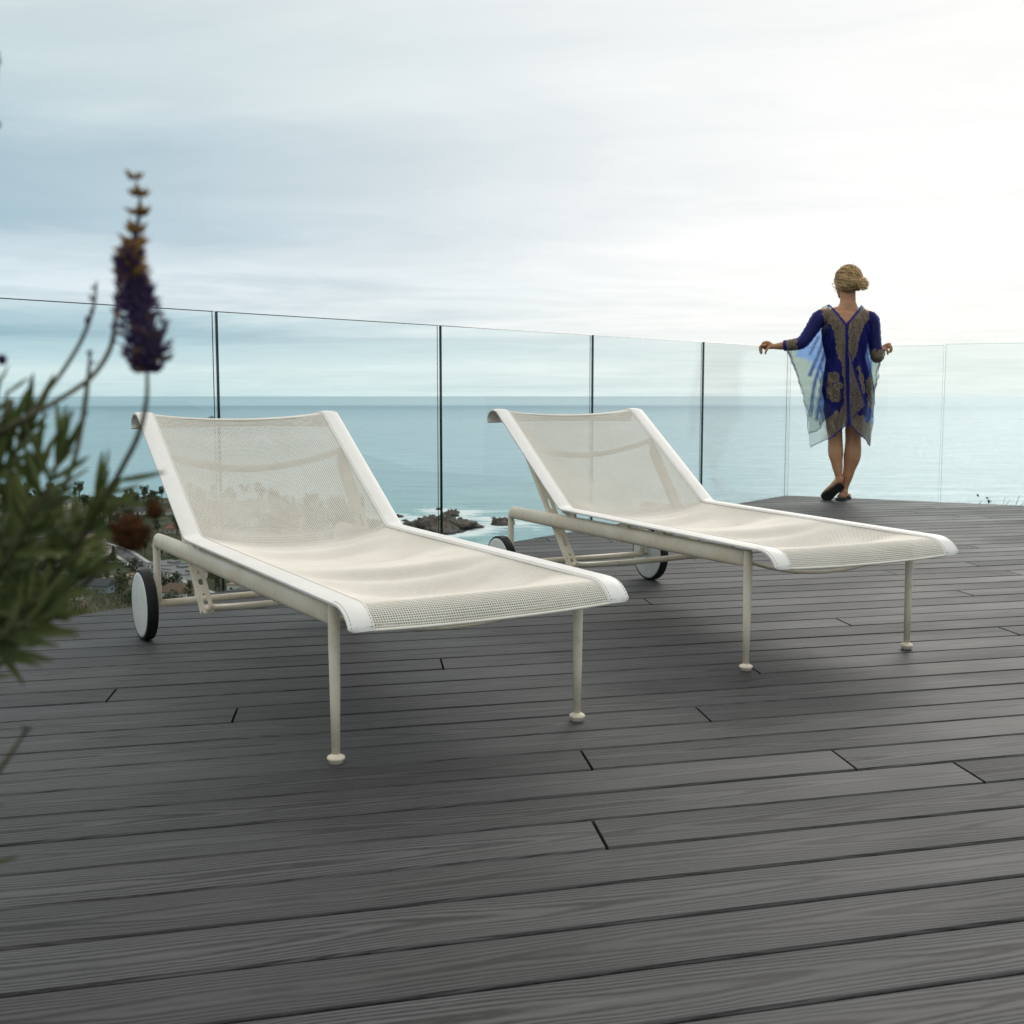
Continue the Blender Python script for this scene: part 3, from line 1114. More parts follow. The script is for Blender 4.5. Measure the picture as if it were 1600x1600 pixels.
def sea():
    ang = np.radians(np.concatenate([np.linspace(-75, -16, 40)[:-1], np.linspace(-16, 4, 150), np.linspace(4, 75, 50)[1:]]))
    rad = np.concatenate([np.linspace(250, 640, 20)[:-1], np.linspace(640, 1150, 190)[:-1], np.geomspace(1150, 120000, 90)])
    A, Rr = np.meshgrid(ang, rad, indexing='ij')
    X, Y = np.sin(A) * Rr, np.cos(A) * Rr
    P = np.stack([X.ravel(), Y.ravel()], 1)
    dc = -coast_dist(P)
    near = dc.copy()
    for (px, py, rx, ry, rz, sd), p in zip(rock_specs, rock_pos):
        e = np.hypot((P[:, 0] - p.x) / rx, (P[:, 1] - p.y) / ry)
        near = np.minimum(near, (e - 1) * min(rx, ry))
    V = np.stack([P[:, 0], P[:, 1], np.full(len(P), SEA_Z)], 1)
    n, m = A.shape
    I = np.arange(n * m).reshape(n, m)
    F = np.stack([I[:-1, :-1].ravel(), I[:-1, 1:].ravel(), I[1:, 1:].ravel(), I[1:, :-1].ravel()], 1)[:, ::-1]
    mt, nt, b = new_mat('sea_water')
    me = mesh_np('sea', V, F, mt, True)
    at = me.attributes.new('near', 'FLOAT', 'POINT')
    at.data.foreach_set('value', np.exp(-np.maximum(near, 0) / 22.0).astype(np.float32))
    at = me.attributes.new('shallow', 'FLOAT', 'POINT')
    at.data.foreach_set('value', np.exp(-np.maximum(dc, 0) / 130.0).astype(np.float32))
    tc = nd(nt, 'ShaderNodeTexCoord')
    a1 = nd(nt, 'ShaderNodeAttribute', attribute_name='near').outputs['Fac']
    a2 = nd(nt, 'ShaderNodeAttribute', attribute_name='shallow').outputs['Fac']
    g = nd(nt, 'ShaderNodeNewGeometry')
    pos = g.outputs['Position']
    # broad wind lanes
    lane = noise(nt, mapping(nt, pos, rot=(0, 0, R(6)), scale=(.00035, .0016, 1)), 1.0, 4, .6)
    # far dark band of ruffled water 8-12 km out
    dist = nd(nt, 'ShaderNodeVectorMath', operation='LENGTH')
    nt.links.new(pos, dist.inputs[0])
    lg = mth(nt, 'LOGARITHM', dist.outputs['Value'], 10.0)
    band = ramp(nt, mth(nt, 'ADD', mth(nt, 'DIVIDE', mth(nt, 'SUBTRACT', lg, 3.0), 2.0), mth(nt, 'MULTIPLY', mth(nt, 'SUBTRACT', lane, .5), .05)),
                [(.0, 0.0), (.32, .10), (.43, .5), (.495, 1.0), (.525, .95), (.545, .1), (.62, 0.0), (.80, .1), (1.0, .35)])
    deep = ramp(nt, lane, [(.3, (.165, .335, .390)), (.7, (.235, .410, .450))])
    rip = noise(nt, mapping(nt, pos, rot=(0, 0, R(8)), scale=(.010, .045, 1)), 1.0, 8, .72, .4)
    deep = mixc(nt, ramp(nt, rip, [(.40, .55), (.60, 0.0)]), deep, (.085, .220, .270))
    c = mixc(nt, mth(nt, 'MULTIPLY', band, .75), deep, (.055, .175, .240))
    c = mixc(nt, mth(nt, 'MULTIPLY', a2, .85), c, (.085, .30, .285))
    # surf
    f1 = noise(nt, mapping(nt, pos, rot=(0, 0, R(20)), scale=(.020, .055, 1)), 1.0, 7, .68, 1.6)
    f2 = noise(nt, mapping(nt, pos, rot=(0, 0, R(12)), scale=(.008, .030, 1)), 1.0, 5, .6, .8)
    fo = mth(nt, 'ADD', mth(nt, 'MULTIPLY', f1, .75), mth(nt, 'MULTIPLY', f2, .45))
    fo = mth(nt, 'ADD', fo, mth(nt, 'MULTIPLY', a1, .30))
    fo = mth(nt, 'ADD', fo, mth(nt, 'MULTIPLY', a2, .10))
    foam = mth(nt, 'MULTIPLY', ramp(nt, fo, [(.755, 0.0), (.85, 1.0)]), ramp(nt, a2, [(.10, 0.0), (.30, 1.0)]))
    c = mixc(nt, mth(nt, 'MULTIPLY', foam, .8), c, (.78, .82, .82))
    nt.links.new(c, b.inputs['Base Color'])
    set_in(b, IOR=1.333, Specular_IOR_Level=.5)
    nt.links.new(mth(nt, 'ADD', mth(nt, 'ADD', .24, mth(nt, 'MULTIPLY', band, .12)), mth(nt, 'MULTIPLY', foam, .5)), b.inputs['Roughness'])
    w1 = noise(nt, mapping(nt, pos, rot=(0, 0, R(15)), scale=(.018, .05, 1)), 1.0, 6, .62, .5)
    w2 = noise(nt, mapping(nt, pos, rot=(0, 0, R(-20)), scale=(.0035, .010, 1)), 1.0, 4, .6, .3)
    hgt_ = mth(nt, 'ADD', w1, mth(nt, 'MULTIPLY', w2, 2.0))
    bump(nt, b, hgt_, .55, 7.0)
    bn = next(n for n in nt.nodes if n.type == 'BUMP')
    # calm, mirror-like water beyond the ruffled band
    nt.links.new(ramp(nt, mth(nt, 'DIVIDE', mth(nt, 'SUBTRACT', lg, 3.0), 2.0), [(.0, .50), (.40, .42), (.50, .45), (.545, .10), (1.0, .05)]), bn.inputs['Strength'])
    o = obj('sea', me)
    tag(o, kind='structure')


sea()

# ---- a grey patrol ship far out
sp = on_z(331, 653.5, SEA_Z)
ship = empty('ship', sp, R(8))
tag(ship, 'small grey ship far out on the sea above the nearer lounger', 'ship')
GREY = simple('ship_grey', (.16, .18, .20), (.22, .24, .26), .3, .6)
mb = MB()
hull = [(-17, 0), (-16, 2.6), (-4, 3.2), (9, 2.6), (17, 0)]
vs = [(x, y, 4.5 + (1.2 if x > 8 else 0)) for x, y in hull] + [(x, -y, 4.5 + (1.2 if x > 8 else 0)) for x, y in hull[-2:0:-1]]
n_ = len(vs)
vs += [(x * .9, y * .7, -1) for x, y, z in vs]
mb.add(vs, [tuple(range(n_)), tuple(range(2 * n_ - 1, n_ - 1, -1))] + [(i, (i + 1) % n_, n_ + (i + 1) % n_, n_ + i) for i in range(n_)])
mb.build('hull', GREY, ship)
MB().box((-1, 0, 6.3), (12, 4.2, 3.6)).box((2, 0, 9.2), (5, 3.4, 2.4)).build('superstructure', GREY, ship)
MB().loft([(1, 0, 10), (1, 0, 16)], [.35, .2], 6).build('mast', GREY, ship)
MB().box((-6, 0, 9), (2.2, 1.8, 2.4)).build('funnel', GREY, ship)

# ---- houses
WALLS = {'white': (.62, .61, .58), 'cream': (.52, .46, .36), 'sand': (.42, .36, .28), 'grey': (.28, .29, .29), 'blue-grey': (.22, .27, .30)}
ROOFS = {'brown': (.14, .088, .055), 'tan': (.29, .20, .125), 'grey': (.17, .17, .17), 'dark grey': (.06, .062, .066), 'white': (.60, .62, .60), 'red-brown': (.20, .085, .055), 'teal': (.22, .38, .38)}
MW = {k: simple('wall_' + k.replace('-', '_'), tuple(c * .88 for c in v), v, .6, .9) for k, v in WALLS.items()}
MRF = {k: simple('roof_' + k.replace(' ', '_').replace('-', '_'), tuple(c * .72 for c in v), v, 1.2, .9) for k, v in ROOFS.items()}
MWIN = simple('window_glass', (.02, .026, .032), (.045, .055, .065), .8, .12)
MTRIM = simple('white_trim', (.60, .60, .58), (.66, .66, .64), 1, .7)
town = []


def house(px, py, w, d, h, rz, wall, roof, style, label, group=None, chimney=True, ground=None):
    z = -91.0
    for _ in range(3):
        p = on_z(px, py, z)
        z = land_z(p.x, p.y)
    if ground is not None: pass
    root = empty('house', (p.x, p.y, z), rz)
    tag(root, label, 'house', group or 'houses of the coastal town')
    mb = MB()
    mb.box((0, 0, h / 2 - .5), (w, d, h + 1.0))
    if style == 'gable':
        rh = d * .28
        for sx in (-1, 1):
            x = sx * w / 2
            mb.add([(x, -d / 2, h), (x, d / 2, h), (x, 0, h + rh)], [(0, 1, 2) if sx > 0 else (2, 1, 0)])
    wl = mb.build('wall', MW[wall], root)
    o_ = .5
    mb = MB()
    if style == 'flat':
        mb.box((0, 0, h + .25), (w + .6, d + .6, .4)).box((w * .22, d * .1, h + .9), (w * .3, d * .35, 1.0))
        rh = .4
    else:
        rh = d * .28
        rr = rh * (1 + 2 * o_ / d)
        e = [(-w / 2 - o_, -d / 2 - o_), (w / 2 + o_, -d / 2 - o_), (w / 2 + o_, d / 2 + o_), (-w / 2 - o_, d / 2 + o_)]
        inx = w / 2 + o_ if style == 'gable' else w / 2 - d * .38
        zb = h - .14
        lo = [(x, y, zb) for x, y in e]
        lo2 = [(x, y, zb + .22) for x, y in e]
        rd = [(-inx, 0, zb + .22 + rr), (inx, 0, zb + .22 + rr)]
        mb.add(lo + lo2 + rd, [(3, 2, 1, 0), (0, 1, 5, 4), (1, 2, 6, 5), (2, 3, 7, 6), (3, 0, 4, 7), (4, 5, 9, 8), (6, 7, 8, 9), (5, 6, 9), (7, 4, 8)])
    rf = mb.build('roof', MRF[roof], root)
    if chimney and style != 'flat':
        MB().box((w * .2, d * .12, h + rh * .8), (.9, .9, 2.2)).build('chimney', MW['sand'], rf)
    # windows and a door on the two long faces
    nw = max(2, int(w / 3.2))
    floors = 2 if h > 5 else 1
    for fl in range(floors):
        for i in range(nw):
            x = -w / 2 + (i + .5) * w / nw
            zc = 1.6 + fl * 2.9
            if fl == 0 and i == nw // 2:
                MB().box((x, -d / 2 - .04, 1.05), (1.1, .12, 2.1)).build('door', MRF['dark grey'], wl)
                continue
            f = MB().box((x, -d / 2 - .03, zc), (1.7, .1, 1.4)).build('window', MTRIM, wl)
            f = MB().box((x, -d / 2 - .06, zc), (1.4, .1, 1.1)).build('pane', MWIN, wl)
    MB().box((w / 2 + .04, 0, 1.6), (.1, 1.5, 1.2)).build('window', MWIN, wl)
    MB().box((-w / 2 - .04, 0, 1.6), (.1, 1.5, 1.2)).build('window', MWIN, wl)
    town.append((p.x, p.y, max(w, d) * .62))
    return root


house(142, 868, 17, 12, 4.2, R(-14), 'cream', 'tan', 'hip', 'cream house under a tan hip roof, right of the thickest lavender leaves')
house(150, 856, 9, 8, 6.0, R(-14), 'cream', 'tan', 'gable', 'cream two-storey wing under a small tan gable roof, just behind the tan hip-roofed house')
house(104, 901, 11, 9, 3.6, R(10), 'cream', 'brown', 'hip', 'small cream house with a brown hip roof between the lavender stalks')
house(118, 891, 17, 8, 3.2, R(-4), 'white', 'teal', 'flat', 'white house with a long pale teal flat roof')
house(276, 936, 15, 11, 4.0, R(-12), 'white', 'brown', 'hip', 'white house under a broad brown roof seen through the legs of the nearer lounger')
house(293, 932, 7, 6, 3.6, R(-12), 'white', 'tan', 'flat', 'small white flat-roofed annex right of the brown-roofed house')
house(265, 917, 5, 5, 4.2, R(-12), 'white', 'white', 'flat', 'small white box-shaped house behind the brown roof')
house(153, 925, 14, 9, 3.6, R(-8), 'blue-grey', 'dark grey', 'gable', 'blue-grey house with a dark gable roof and a broad chimney')
house(200, 911, 15, 10, 3.2, R(-10), 'cream', 'tan', 'flat', 'cream house with a wide tan flat roof beside the big tyre')
house(96, 930, 9, 6, 2.8, R(-22), 'white', 'white', 'flat', 'low white flat-roofed house left of the green hedges')
house(115, 936, 7, 4, 2.6, R(-18), 'white', 'white', 'flat', 'smallest white flat-roofed shed lowest in the town')
house(18, 872, 14, 10, 4, R(15), 'cream', 'red-brown', 'hip', 'cream house with a red-brown roof behind the lavender at the left border')
# long terrace of garages with a flat grey ribbed roof along the road
for i, (px, py) in enumerate([(262, 889), (276, 896), (290, 903)]):
    house(px, py, 17, 14, 3.0, R(-38), 'white', 'grey', 'flat', 'long low white building with a grey flat roof, %s in its row of three' % ('farthest', 'middle', 'nearest')[i], 'row of long grey-roofed buildings', chimney=False)
kinds = [('white', 'brown', 'hip'), ('cream', 'grey', 'gable'), ('white', 'dark grey', 'gable'), ('sand', 'red-brown', 'hip'), ('white', 'tan', 'flat'), ('grey', 'white', 'flat'), ('cream', 'brown', 'gable')]
hr = random.Random(21)
cnt = 0
tries = 0
while cnt < 62 and tries < 1500:
    tries += 1
    px, py = hr.uniform(-60, 590), hr.uniform(792, 960) if hr.random() < .45 else hr.uniform(790, 850)
    if py > 905 and px < 330: continue
    p = on_z(px, py, -91)
    if coast_dist(np.array([[p.x, p.y]]))[0] < 22: continue
    if any((p.x - a) ** 2 + (p.y - b) ** 2 < (r + 12) ** 2 for a, b, r in town): continue
    k = hr.choice(kinds)
    where = 'near the shore' if py < 812 else ('half way down the town' if py < 850 else 'in the nearer half of the town')
    style = {'hip': 'hip', 'gable': 'gable', 'flat': 'flat'}[k[2]]
    house(px, py, hr.uniform(9, 16), hr.uniform(7, 10), hr.choice([3, 3.2, 5.6]), R(hr.uniform(-35, 25)), *k,
          '%s house with a %s %s roof %s' % (k[0], k[1], style, where), 'small houses with a %s %s roof %s' % (k[1], style, where))
    cnt += 1

# ---- road with parked cars
def ribbon(pts, width, dz):
    V, F = [], []
    for i, p in enumerate(pts):
        a, b = pts[max(0, i - 1)], pts[min(len(pts) - 1, i + 1)]
        t = (b - a); t = Vector((t.x, t.y, 0)).normalized()
        s = Vector((-t.y, t.x, 0)) * width / 2
        for k in (-1, 1):
            q = p + s * k
            V.append((q.x, q.y, land_z(p.x, p.y) + dz))
    for i in range(len(pts) - 1):
        F.append((2 * i, 2 * i + 2, 2 * i + 3, 2 * i + 1))
    return V, F


MROAD = simple('asphalt', (.060, .062, .065), (.095, .096, .098), .15, .9)
MPALE = simple('pale_concrete', (.30, .30, .28), (.42, .41, .39), .2, .9)


def road_pts(px):
    P = [on_z(a, b, -91) for a, b in px]
    P = [Vector((p.x, p.y, 0)) for p in P]
    return smooth_path(P, 10)


for k_, (line_, w_, nm) in enumerate([([(95, 836), (150, 850), (183, 862), (215, 882), (250, 903), (300, 925), (380, 955)], 9, 'road'), ([(-20, 885), (60, 892), (140, 884), (215, 882)], 5.5, 'road'), ([(130, 872), (160, 866), (188, 868)], 5, 'road')]):
    rp = road_pts(line_)
    V, F = ribbon(rp, w_, .5 + .06 * k_)
    tag(obj(nm, mesh_np('road', V, F, MROAD)), kind='structure')
    if k_ == 0:
        for sgn in (-1, 1):
            off = []
            for i, p in enumerate(rp):
                a, b = rp[max(0, i - 1)], rp[min(len(rp) - 1, i + 1)]
                t = (b - a).normalized()
                off.append(p + Vector((-t.y, t.x, 0)) * sgn * (w_ / 2 + 1.3))
            V, F = ribbon(off, 2.4, .75)
            tag(obj('pavement', mesh_np('pavement', V, F, MPALE)), kind='structure')
MAIN_ROAD = rp if False else road_pts([(95, 836), (150, 850), (183, 862), (215, 882), (250, 903), (300, 925), (380, 955)])


def car(px, py, paint, name, label):
    z = land_z(*on_z(px, py, -91).xy) + .55
    p = on_z(px, py, z)
    i = min(range(1, len(MAIN_ROAD) - 1), key=lambda k: (MAIN_ROAD[k] - Vector((p.x, p.y, 0))).length)
    t = MAIN_ROAD[i + 1] - MAIN_ROAD[i - 1]
    root = empty(name, p, math.atan2(t.y, t.x))
    tag(root, label, 'truck' if name == 'parked_truck' else 'car', 'vehicles on the town road')
    mb = MB()
    side = [(-2.2, .35), (-2.25, .85), (-1.5, .95), (-1.0, 1.42), (.5, 1.45), (1.15, .95), (2.1, .80), (2.2, .35)] if name == 'parked_car' else [(-3, .6), (-3, 2.9), (1.2, 2.9), (1.25, 2.2), (2.2, 2.1), (2.7, 1.2), (2.8, .6)]
    n = len(side)
    vs = [(x, -.85, z_) for x, z_ in side] + [(x, .85, z_) for x, z_ in side]
    mb.add(vs, [tuple(range(n - 1, -1, -1)), tuple(range(n, 2 * n))] + [(i, (i + 1) % n, n + (i + 1) % n, n + i) for i in range(n)])
    mb.build('body', paint, root)
    MB().box((-.2, 0, 1.2) if name == 'parked_car' else (1.7, 0, 1.75), (1.5, 1.74, .34) if name == 'parked_car' else (.8, 1.74, .5)).build('window', MWIN, root)
    for x in (-1.4, 1.4):
        for y in (-.8, .8):
            MB().lathe([(.33, -.1), (.33, .1)], 'y', (x, y, .33), 12).build('wheel', M['rubber'], root)


PAINT = {k: simple(k + '_car_paint', v, tuple(c * 1.1 for c in v), 1, .3) for k, v in {'red': (.20, .02, .02), 'white': (.62, .63, .64), 'dark': (.03, .035, .04), 'silver': (.35, .36, .37), 'blue': (.05, .12, .30)}.items()}
car(207, 890, PAINT['red'], 'parked_car', 'red car parked on the town road just above the big tyre')
car(198, 884, PAINT['white'], 'parked_car', 'white car parked right behind the red car')
car(220, 885, PAINT['dark'], 'parked_truck', 'dark truck on the town road above the big tyre')
car(160, 859, PAINT['white'], 'parked_truck', 'white van in front of the tan-roofed house')
car(170, 861, PAINT['silver'], 'parked_car', 'silver car parked on the town road near the white van')
car(240, 896, PAINT['blue'], 'parked_car', 'blue car on the town road beside the long grey roofs')

# small lawn
lp = [on_z(a, b, -91) for a, b in ((262, 878), (276, 872), (296, 877), (294, 885), (280, 882))]
V = [(p.x, p.y, land_z(p.x, p.y) + .5) for p in lp]
me = bpy.data.meshes.new('lawn')
me.from_pydata(V, [], [tuple(range(len(V)))])
me.materials.append(simple('lawn_grass', (.055, .115, .022), (.085, .15, .035), .4, .95))
tag(obj('lawn', me), kind='structure')

# ---- trees
LEAF = {'dark': mat_leaf('dark_tree_leaves', (.016, .029, .010), (.050, .072, .024), .2, .5),
        'olive': mat_leaf('olive_tree_leaves', (.050, .060, .023), (.105, .112, .048), .2, .5),
        'green': mat_leaf('green_tree_leaves', (.030, .060, .015), (.075, .118, .030), .2, .5),
        'grey': mat_leaf('grey_green_leaves', (.050, .056, .036), (.110, .112, .076), .2, .5),
        'yellow': mat_leaf('yellow_green_leaves', (.075, .070, .016), (.14, .12, .03), .2, .5)}
BARK = simple('tree_bark', (.05, .038, .027), (.10, .08, .06), 2, .95)


def crown_mesh(seed, kind, mat, n=420, leaf=.95):
    r = random.Random(seed)
    V, F = [], []
    if kind == 'cone':
        blobs = [(Vector((r.uniform(-.35, .35) * (1 - k / 9), r.uniform(-.35, .35) * (1 - k / 9), 2.2 + k * .95)), 1.9 * (1 - k / 10)) for k in range(9)]
    elif kind == 'tall':
        blobs = [(Vector((r.uniform(-1.6, 1.6), r.uniform(-1.6, 1.6), 5.5 + r.uniform(0, 5))), r.uniform(.9, 1.7)) for k in range(8)]
    elif kind == 'bush':
        blobs = [(Vector((r.uniform(-2.2, 2.2), r.uniform(-2.2, 2.2), r.uniform(.5, 1.6))), r.uniform(.9, 1.5)) for k in range(8)]
    else:
        blobs = [(Vector((r.uniform(-2.4, 2.4), r.uniform(-2.4, 2.4), 3.6 + r.uniform(-.8, 2.6))), r.uniform(1.2, 2.2)) for k in range(10)]
    for i in range(n):
        c, rad = r.choice(blobs)
        d = Vector((r.gauss(0, 1), r.gauss(0, 1), r.gauss(0, 1))).normalized()
        p = c + d * rad * r.uniform(.55, 1.05) ** .6
        a = Vector((r.gauss(0, 1), r.gauss(0, 1), r.gauss(0, 1) * .6)).normalized()
        b = (d + Vector((r.gauss(0, .5), r.gauss(0, .5), r.gauss(0, .5)))).cross(a).normalized()
        a, b = a * leaf * r.uniform(.35, .75), b * leaf * r.uniform(.25, .5)
        k = len(V)
        V += [p - a, p + b * .8, p + a, p - b * .8]
        F.append((k, k + 1, k + 2, k + 3))
    me = mesh_np('crown', [tuple(v) for v in V], F, mat)
    return me


def trunk_mesh(kind):
    h = {'cone': 9, 'tall': 8, 'bush': .9, 'round': 4.5}[kind]
    mb = MB().loft([(0, 0, -1), (.1, .05, h * .5), (0, .1, h)], [.32, .24, .08], 7)
    for a in (0.3, 2.2, 4.2):
        mb.loft([(.05, 0, h * .45), (math.cos(a) * 1.0, math.sin(a) * 1.0, h * .8)], [.13, .05], 5)
    return mb.mesh('trunk', BARK)


tree_kinds = {}
for kind, mats in (('round', ('dark', 'green', 'olive', 'grey')), ('cone', ('dark',)), ('tall', ('dark', 'olive')), ('bush', ('yellow', 'green', 'olive'))):
    tm = trunk_mesh(kind)
    for mk in mats:
        tree_kinds[(kind, mk)] = ([crown_mesh(hash((kind, mk, k)) % 1 + k * 7 + len(kind) * 3 + len(mk), kind, LEAF[mk]) for k in range(2)], tm)
words = {'round': 'broad-crowned', 'cone': 'narrow conical', 'tall': 'tall thin-crowned', 'bush': 'low rounded'}
cols = {'dark': 'dark green', 'green': 'mid green', 'olive': 'olive green', 'grey': 'grey-green', 'yellow': 'yellow-green'}


def tree(x, y, kind, mk, s, where, rz):
    crowns, tm = tree_kinds[(kind, mk)]
    root = empty('bush' if kind == 'bush' else 'tree', (x, y, land_z(x, y)), rz)
    root.scale = (s, s, s * (0.9 + .25 * ((x * 7.13) % 1)))
    noun = 'bush' if kind == 'bush' else 'tree'
    tag(root, '%s %s %s %s' % (words[kind], cols[mk], noun, where), noun, '%s %s %s' % (cols[mk] + ' ' + words[kind], 'bushes' if noun == 'bush' else 'trees', where))
    obj('crown', crowns[int(x * 13) % 2], root)
    obj('trunk', tm, root)


tr = random.Random(5)
placed = 0
tries = 0
while placed < 290 and tries < 4000:
    tries += 1
    u = tr.random()
    px = tr.uniform(-30, 600)
    py = tr.uniform(782, 800) if u < .34 else (tr.uniform(798, 850) if u < .62 else tr.uniform(850, 962))
    p = on_z(px, py, -91)
    cd_ = coast_dist(np.array([[p.x, p.y]]))[0]
    if cd_ < 5: continue
    if any((p.x - a) ** 2 + (p.y - b) ** 2 < (r + 2.0) ** 2 for a, b, r in town): continue
    if min((Vector((p.x, p.y, 0)) - q).length for q in MAIN_ROAD) < 7.5: continue
    kind, mk = tr.choice([('round', 'dark'), ('round', 'dark'), ('round', 'green'), ('round', 'olive'), ('round', 'grey'), ('cone', 'dark'), ('tall', 'dark'), ('tall', 'olive'), ('bush', 'yellow'), ('bush', 'green'), ('bush', 'olive')])
    if py < 800 and kind == 'bush': kind, mk = 'tall', 'dark'
    where = 'on the shore skyline' if py < 800 else ('in the farther half of the town' if py < 850 else 'among the nearer houses of the town')
    s = tr.uniform(.8, 1.5) * (1.1 if py < 850 else .85)
    if kind == 'bush' and py > 850: s = tr.uniform(1.0, 1.7)
    tree(p.x, p.y, kind, mk, s, where, tr.uniform(0, 6))
    placed += 1

# ---- scrub on the slope right below the deck
SCRUB = mat_leaf('slope_scrub_leaves', (.040, .048, .020), (.115, .115, .062), .25, 1.2)
TWIG = simple('bare_twigs', (.16, .13, .085), (.26, .22, .15), 3, .9)


def scrub_mesh(seed, n=700):
    r = random.Random(seed)
    V, F = [], []
    cl = [(Vector((r.uniform(-1.1, 1.1), r.uniform(-.8, .8), r.uniform(.4, 1.5))), r.uniform(.3, .6)) for _ in range(12)]
    for i in range(n):
        c, rad = r.choice(cl)
        p = c + Vector((r.gauss(0, .5), r.gauss(0, .5), r.gauss(0, .5))) * rad
        a = Vector((r.gauss(0, 1), r.gauss(0, 1), r.gauss(0, 1))).normalized() * r.uniform(.03, .075)
        b = a.orthogonal().normalized() * r.uniform(.015, .035)
        k = len(V)
        V += [tuple(p - a), tuple(p + b), tuple(p + a), tuple(p - b)]
        F.append((k, k + 1, k + 2, k + 3))
    mb = MB()
    for i in range(16):
        a = r.uniform(0, 2 * PI)
        tip = Vector((math.cos(a) * r.uniform(.3, 1.3), math.sin(a) * r.uniform(.2, .9), r.uniform(1.0, 2.15)))
        mid = tip * .5 + Vector((r.uniform(-.15, .15), r.uniform(-.15, .15), .1))
        mb.loft(bez((0, 0, -.3), mid, tip, 5), [.022, .018, .015, .011, .007, .004], 5)
        for q in range(2):
            t2 = mid.lerp(tip, .4 + .25 * q)
            mb.loft([t2, t2 + Vector((r.uniform(-.3, .3), r.uniform(-.2, .2), r.uniform(.15, .45)))], [.008, .003], 4)
    return mesh_np('crown', V, F, SCRUB), mb.mesh('stem', TWIG)


SM = [scrub_mesh(s) for s in (3, 8, 14)]
for i, (px, py, dist, s) in enumerate([(70, 934, 30, 1.3), (112, 930, 36, 1.5), (150, 926, 42, 1.6), (185, 924, 40, 1.3), (212, 921, 46, 1.4), (30, 944, 28, 1.4), (125, 945, 26, .9), (170, 940, 30, .9), (235, 925, 44, 1.2), (1552, 781.5, 14.5, .62), (1538, 784, 14.0, .5), (1566, 784.5, 14.2, .5)]):
    top = on_y(px, py, dist)
    root = empty('slope_shrub', (top.x, top.y, top.z - 2.0 * s), i * 1.3)
    root.scale = (s, s, s)
    if px > 1000:
        tag(root, ['leafy shrub top showing above the right edge of the deck, tallest of three', 'small shrub top left of the tallest one at the right deck edge', 'small shrub top right of the tallest one at the right deck edge'][i - 9], 'shrub', 'shrub tops at the right deck edge')
    else:
        tag(root, 'olive scrub bush with bare twigs on the slope just below the left deck edge', 'shrub', 'scrub on the slope below the deck')
    obj('crown', SM[i % 3][0], root)
    obj('stem', SM[i % 3][1], root)

# ================================================================== PERSON AT THE CORNER
PY = 8.20                                          # distance of the body from the camera
KP = PY / FPX                                      # metres per photo pixel there


def W(px, py, dy=0.0):
    """photo pixel on the vertical plane through the body; dy > 0 is farther away"""
    p = on_y(px, py, PY)
    return Vector((p.x, PY + dy, p.z))


person = empty('person', (W(1322, 782).x, PY, 0))
PB = Vector((person.location.x, PY, 0))
tag(person, 'person with a blond bun in a sheer blue patterned kaftan, hands on the glass', 'person')


def local(vs):
    return [tuple(Vector(v) - PB) for v in vs]


def mat_skin():
    m, nt, b = new_mat('tanned_skin')
    tc = nd(nt, 'ShaderNodeTexCoord')
    n = noise(nt, tc.outputs['Object'], 9, 4, .6)
    c = ramp(nt, n, [(.35, (.42, .205, .105)), (.65, (.52, .275, .15))])
    nt.links.new(c, b.inputs['Base Color'])
    set_in(b, Roughness=.5, Specular_IOR_Level=.35, Subsurface_Weight=.12)
    b.inputs['Subsurface Radius'].default_value = (.012, .005, .003)
    b.inputs['Subsurface Scale'].default_value = 1.0
    return m


M['skin'] = mat_skin()
bodyb = MB()


def limb(pts, n=14, side=(1, 0, 0)):
    """pts: (px, py, dy, r_px) or (px, py, dy, (rx_px, ry_px)); smoothed tube with round ends"""
    P = [W(a, b, c) for a, b, c, _ in pts]
    Rr = [(r * KP, r * KP) if isinstance(r, (int, float)) else (r[0] * KP, r[1] * KP) for *_, r in pts]
    path = smooth_path(P, 5)
    rad = []
    for i in range(len(P) - 1):
        for k in range(5):
            t = k / 5
            t = t * t * (3 - 2 * t)
            rad.append((Rr[i][0] * (1 - t) + Rr[i + 1][0] * t, Rr[i][1] * (1 - t) + Rr[i + 1][1] * t))
    rad.append(Rr[-1])
    # rounded caps
    d0, d1 = (path[0] - path[1]).normalized(), (path[-1] - path[-2]).normalized()
    r0, r1 = min(rad[0]), min(rad[-1])
    path = [path[0] + d0 * r0 * .95, path[0] + d0 * r0 * .7] + path + [path[-1] + d1 * r1 * .7, path[-1] + d1 * r1 * .95]
    rad = [(rad[0][0] * .3, rad[0][1] * .3), (rad[0][0] * .72, rad[0][1] * .72)] + rad + [(rad[-1][0] * .72, rad[-1][1] * .72), (rad[-1][0] * .3, rad[-1][1] * .3)]
    bodyb.loft(path, rad, n, side)


# trunk
limb([(1322, 626, 0, (30, 20)), (1322.5, 608, -.005, (36.5, 24)), (1322.5, 590, 0, (34.5, 22)), (1321, 560, .005, (28.5, 18.5)), (1320.5, 535, .0, (33.5, 20.5)),
      (1321, 510, -.005, (36.5, 20.5)), (1322, 495, 0, (36, 16)), (1323.5, 487, .004, (25, 12)), (1325, 479, .006, (14.5, 12)), (1325.5, 470, .012, (11.8, 11.5)), (1326, 455, .02, (11.6, 12))], 24)
# buttocks
for px in (1308, 1337):
    limb([(px, 612, -.055, 14), (px, 622, -.045, 12.5)], 12)
# shoulder blades
for px in (1307, 1336):
    limb([(px, 503, -.050, 8), (px, 520, -.050, 8)], 10)
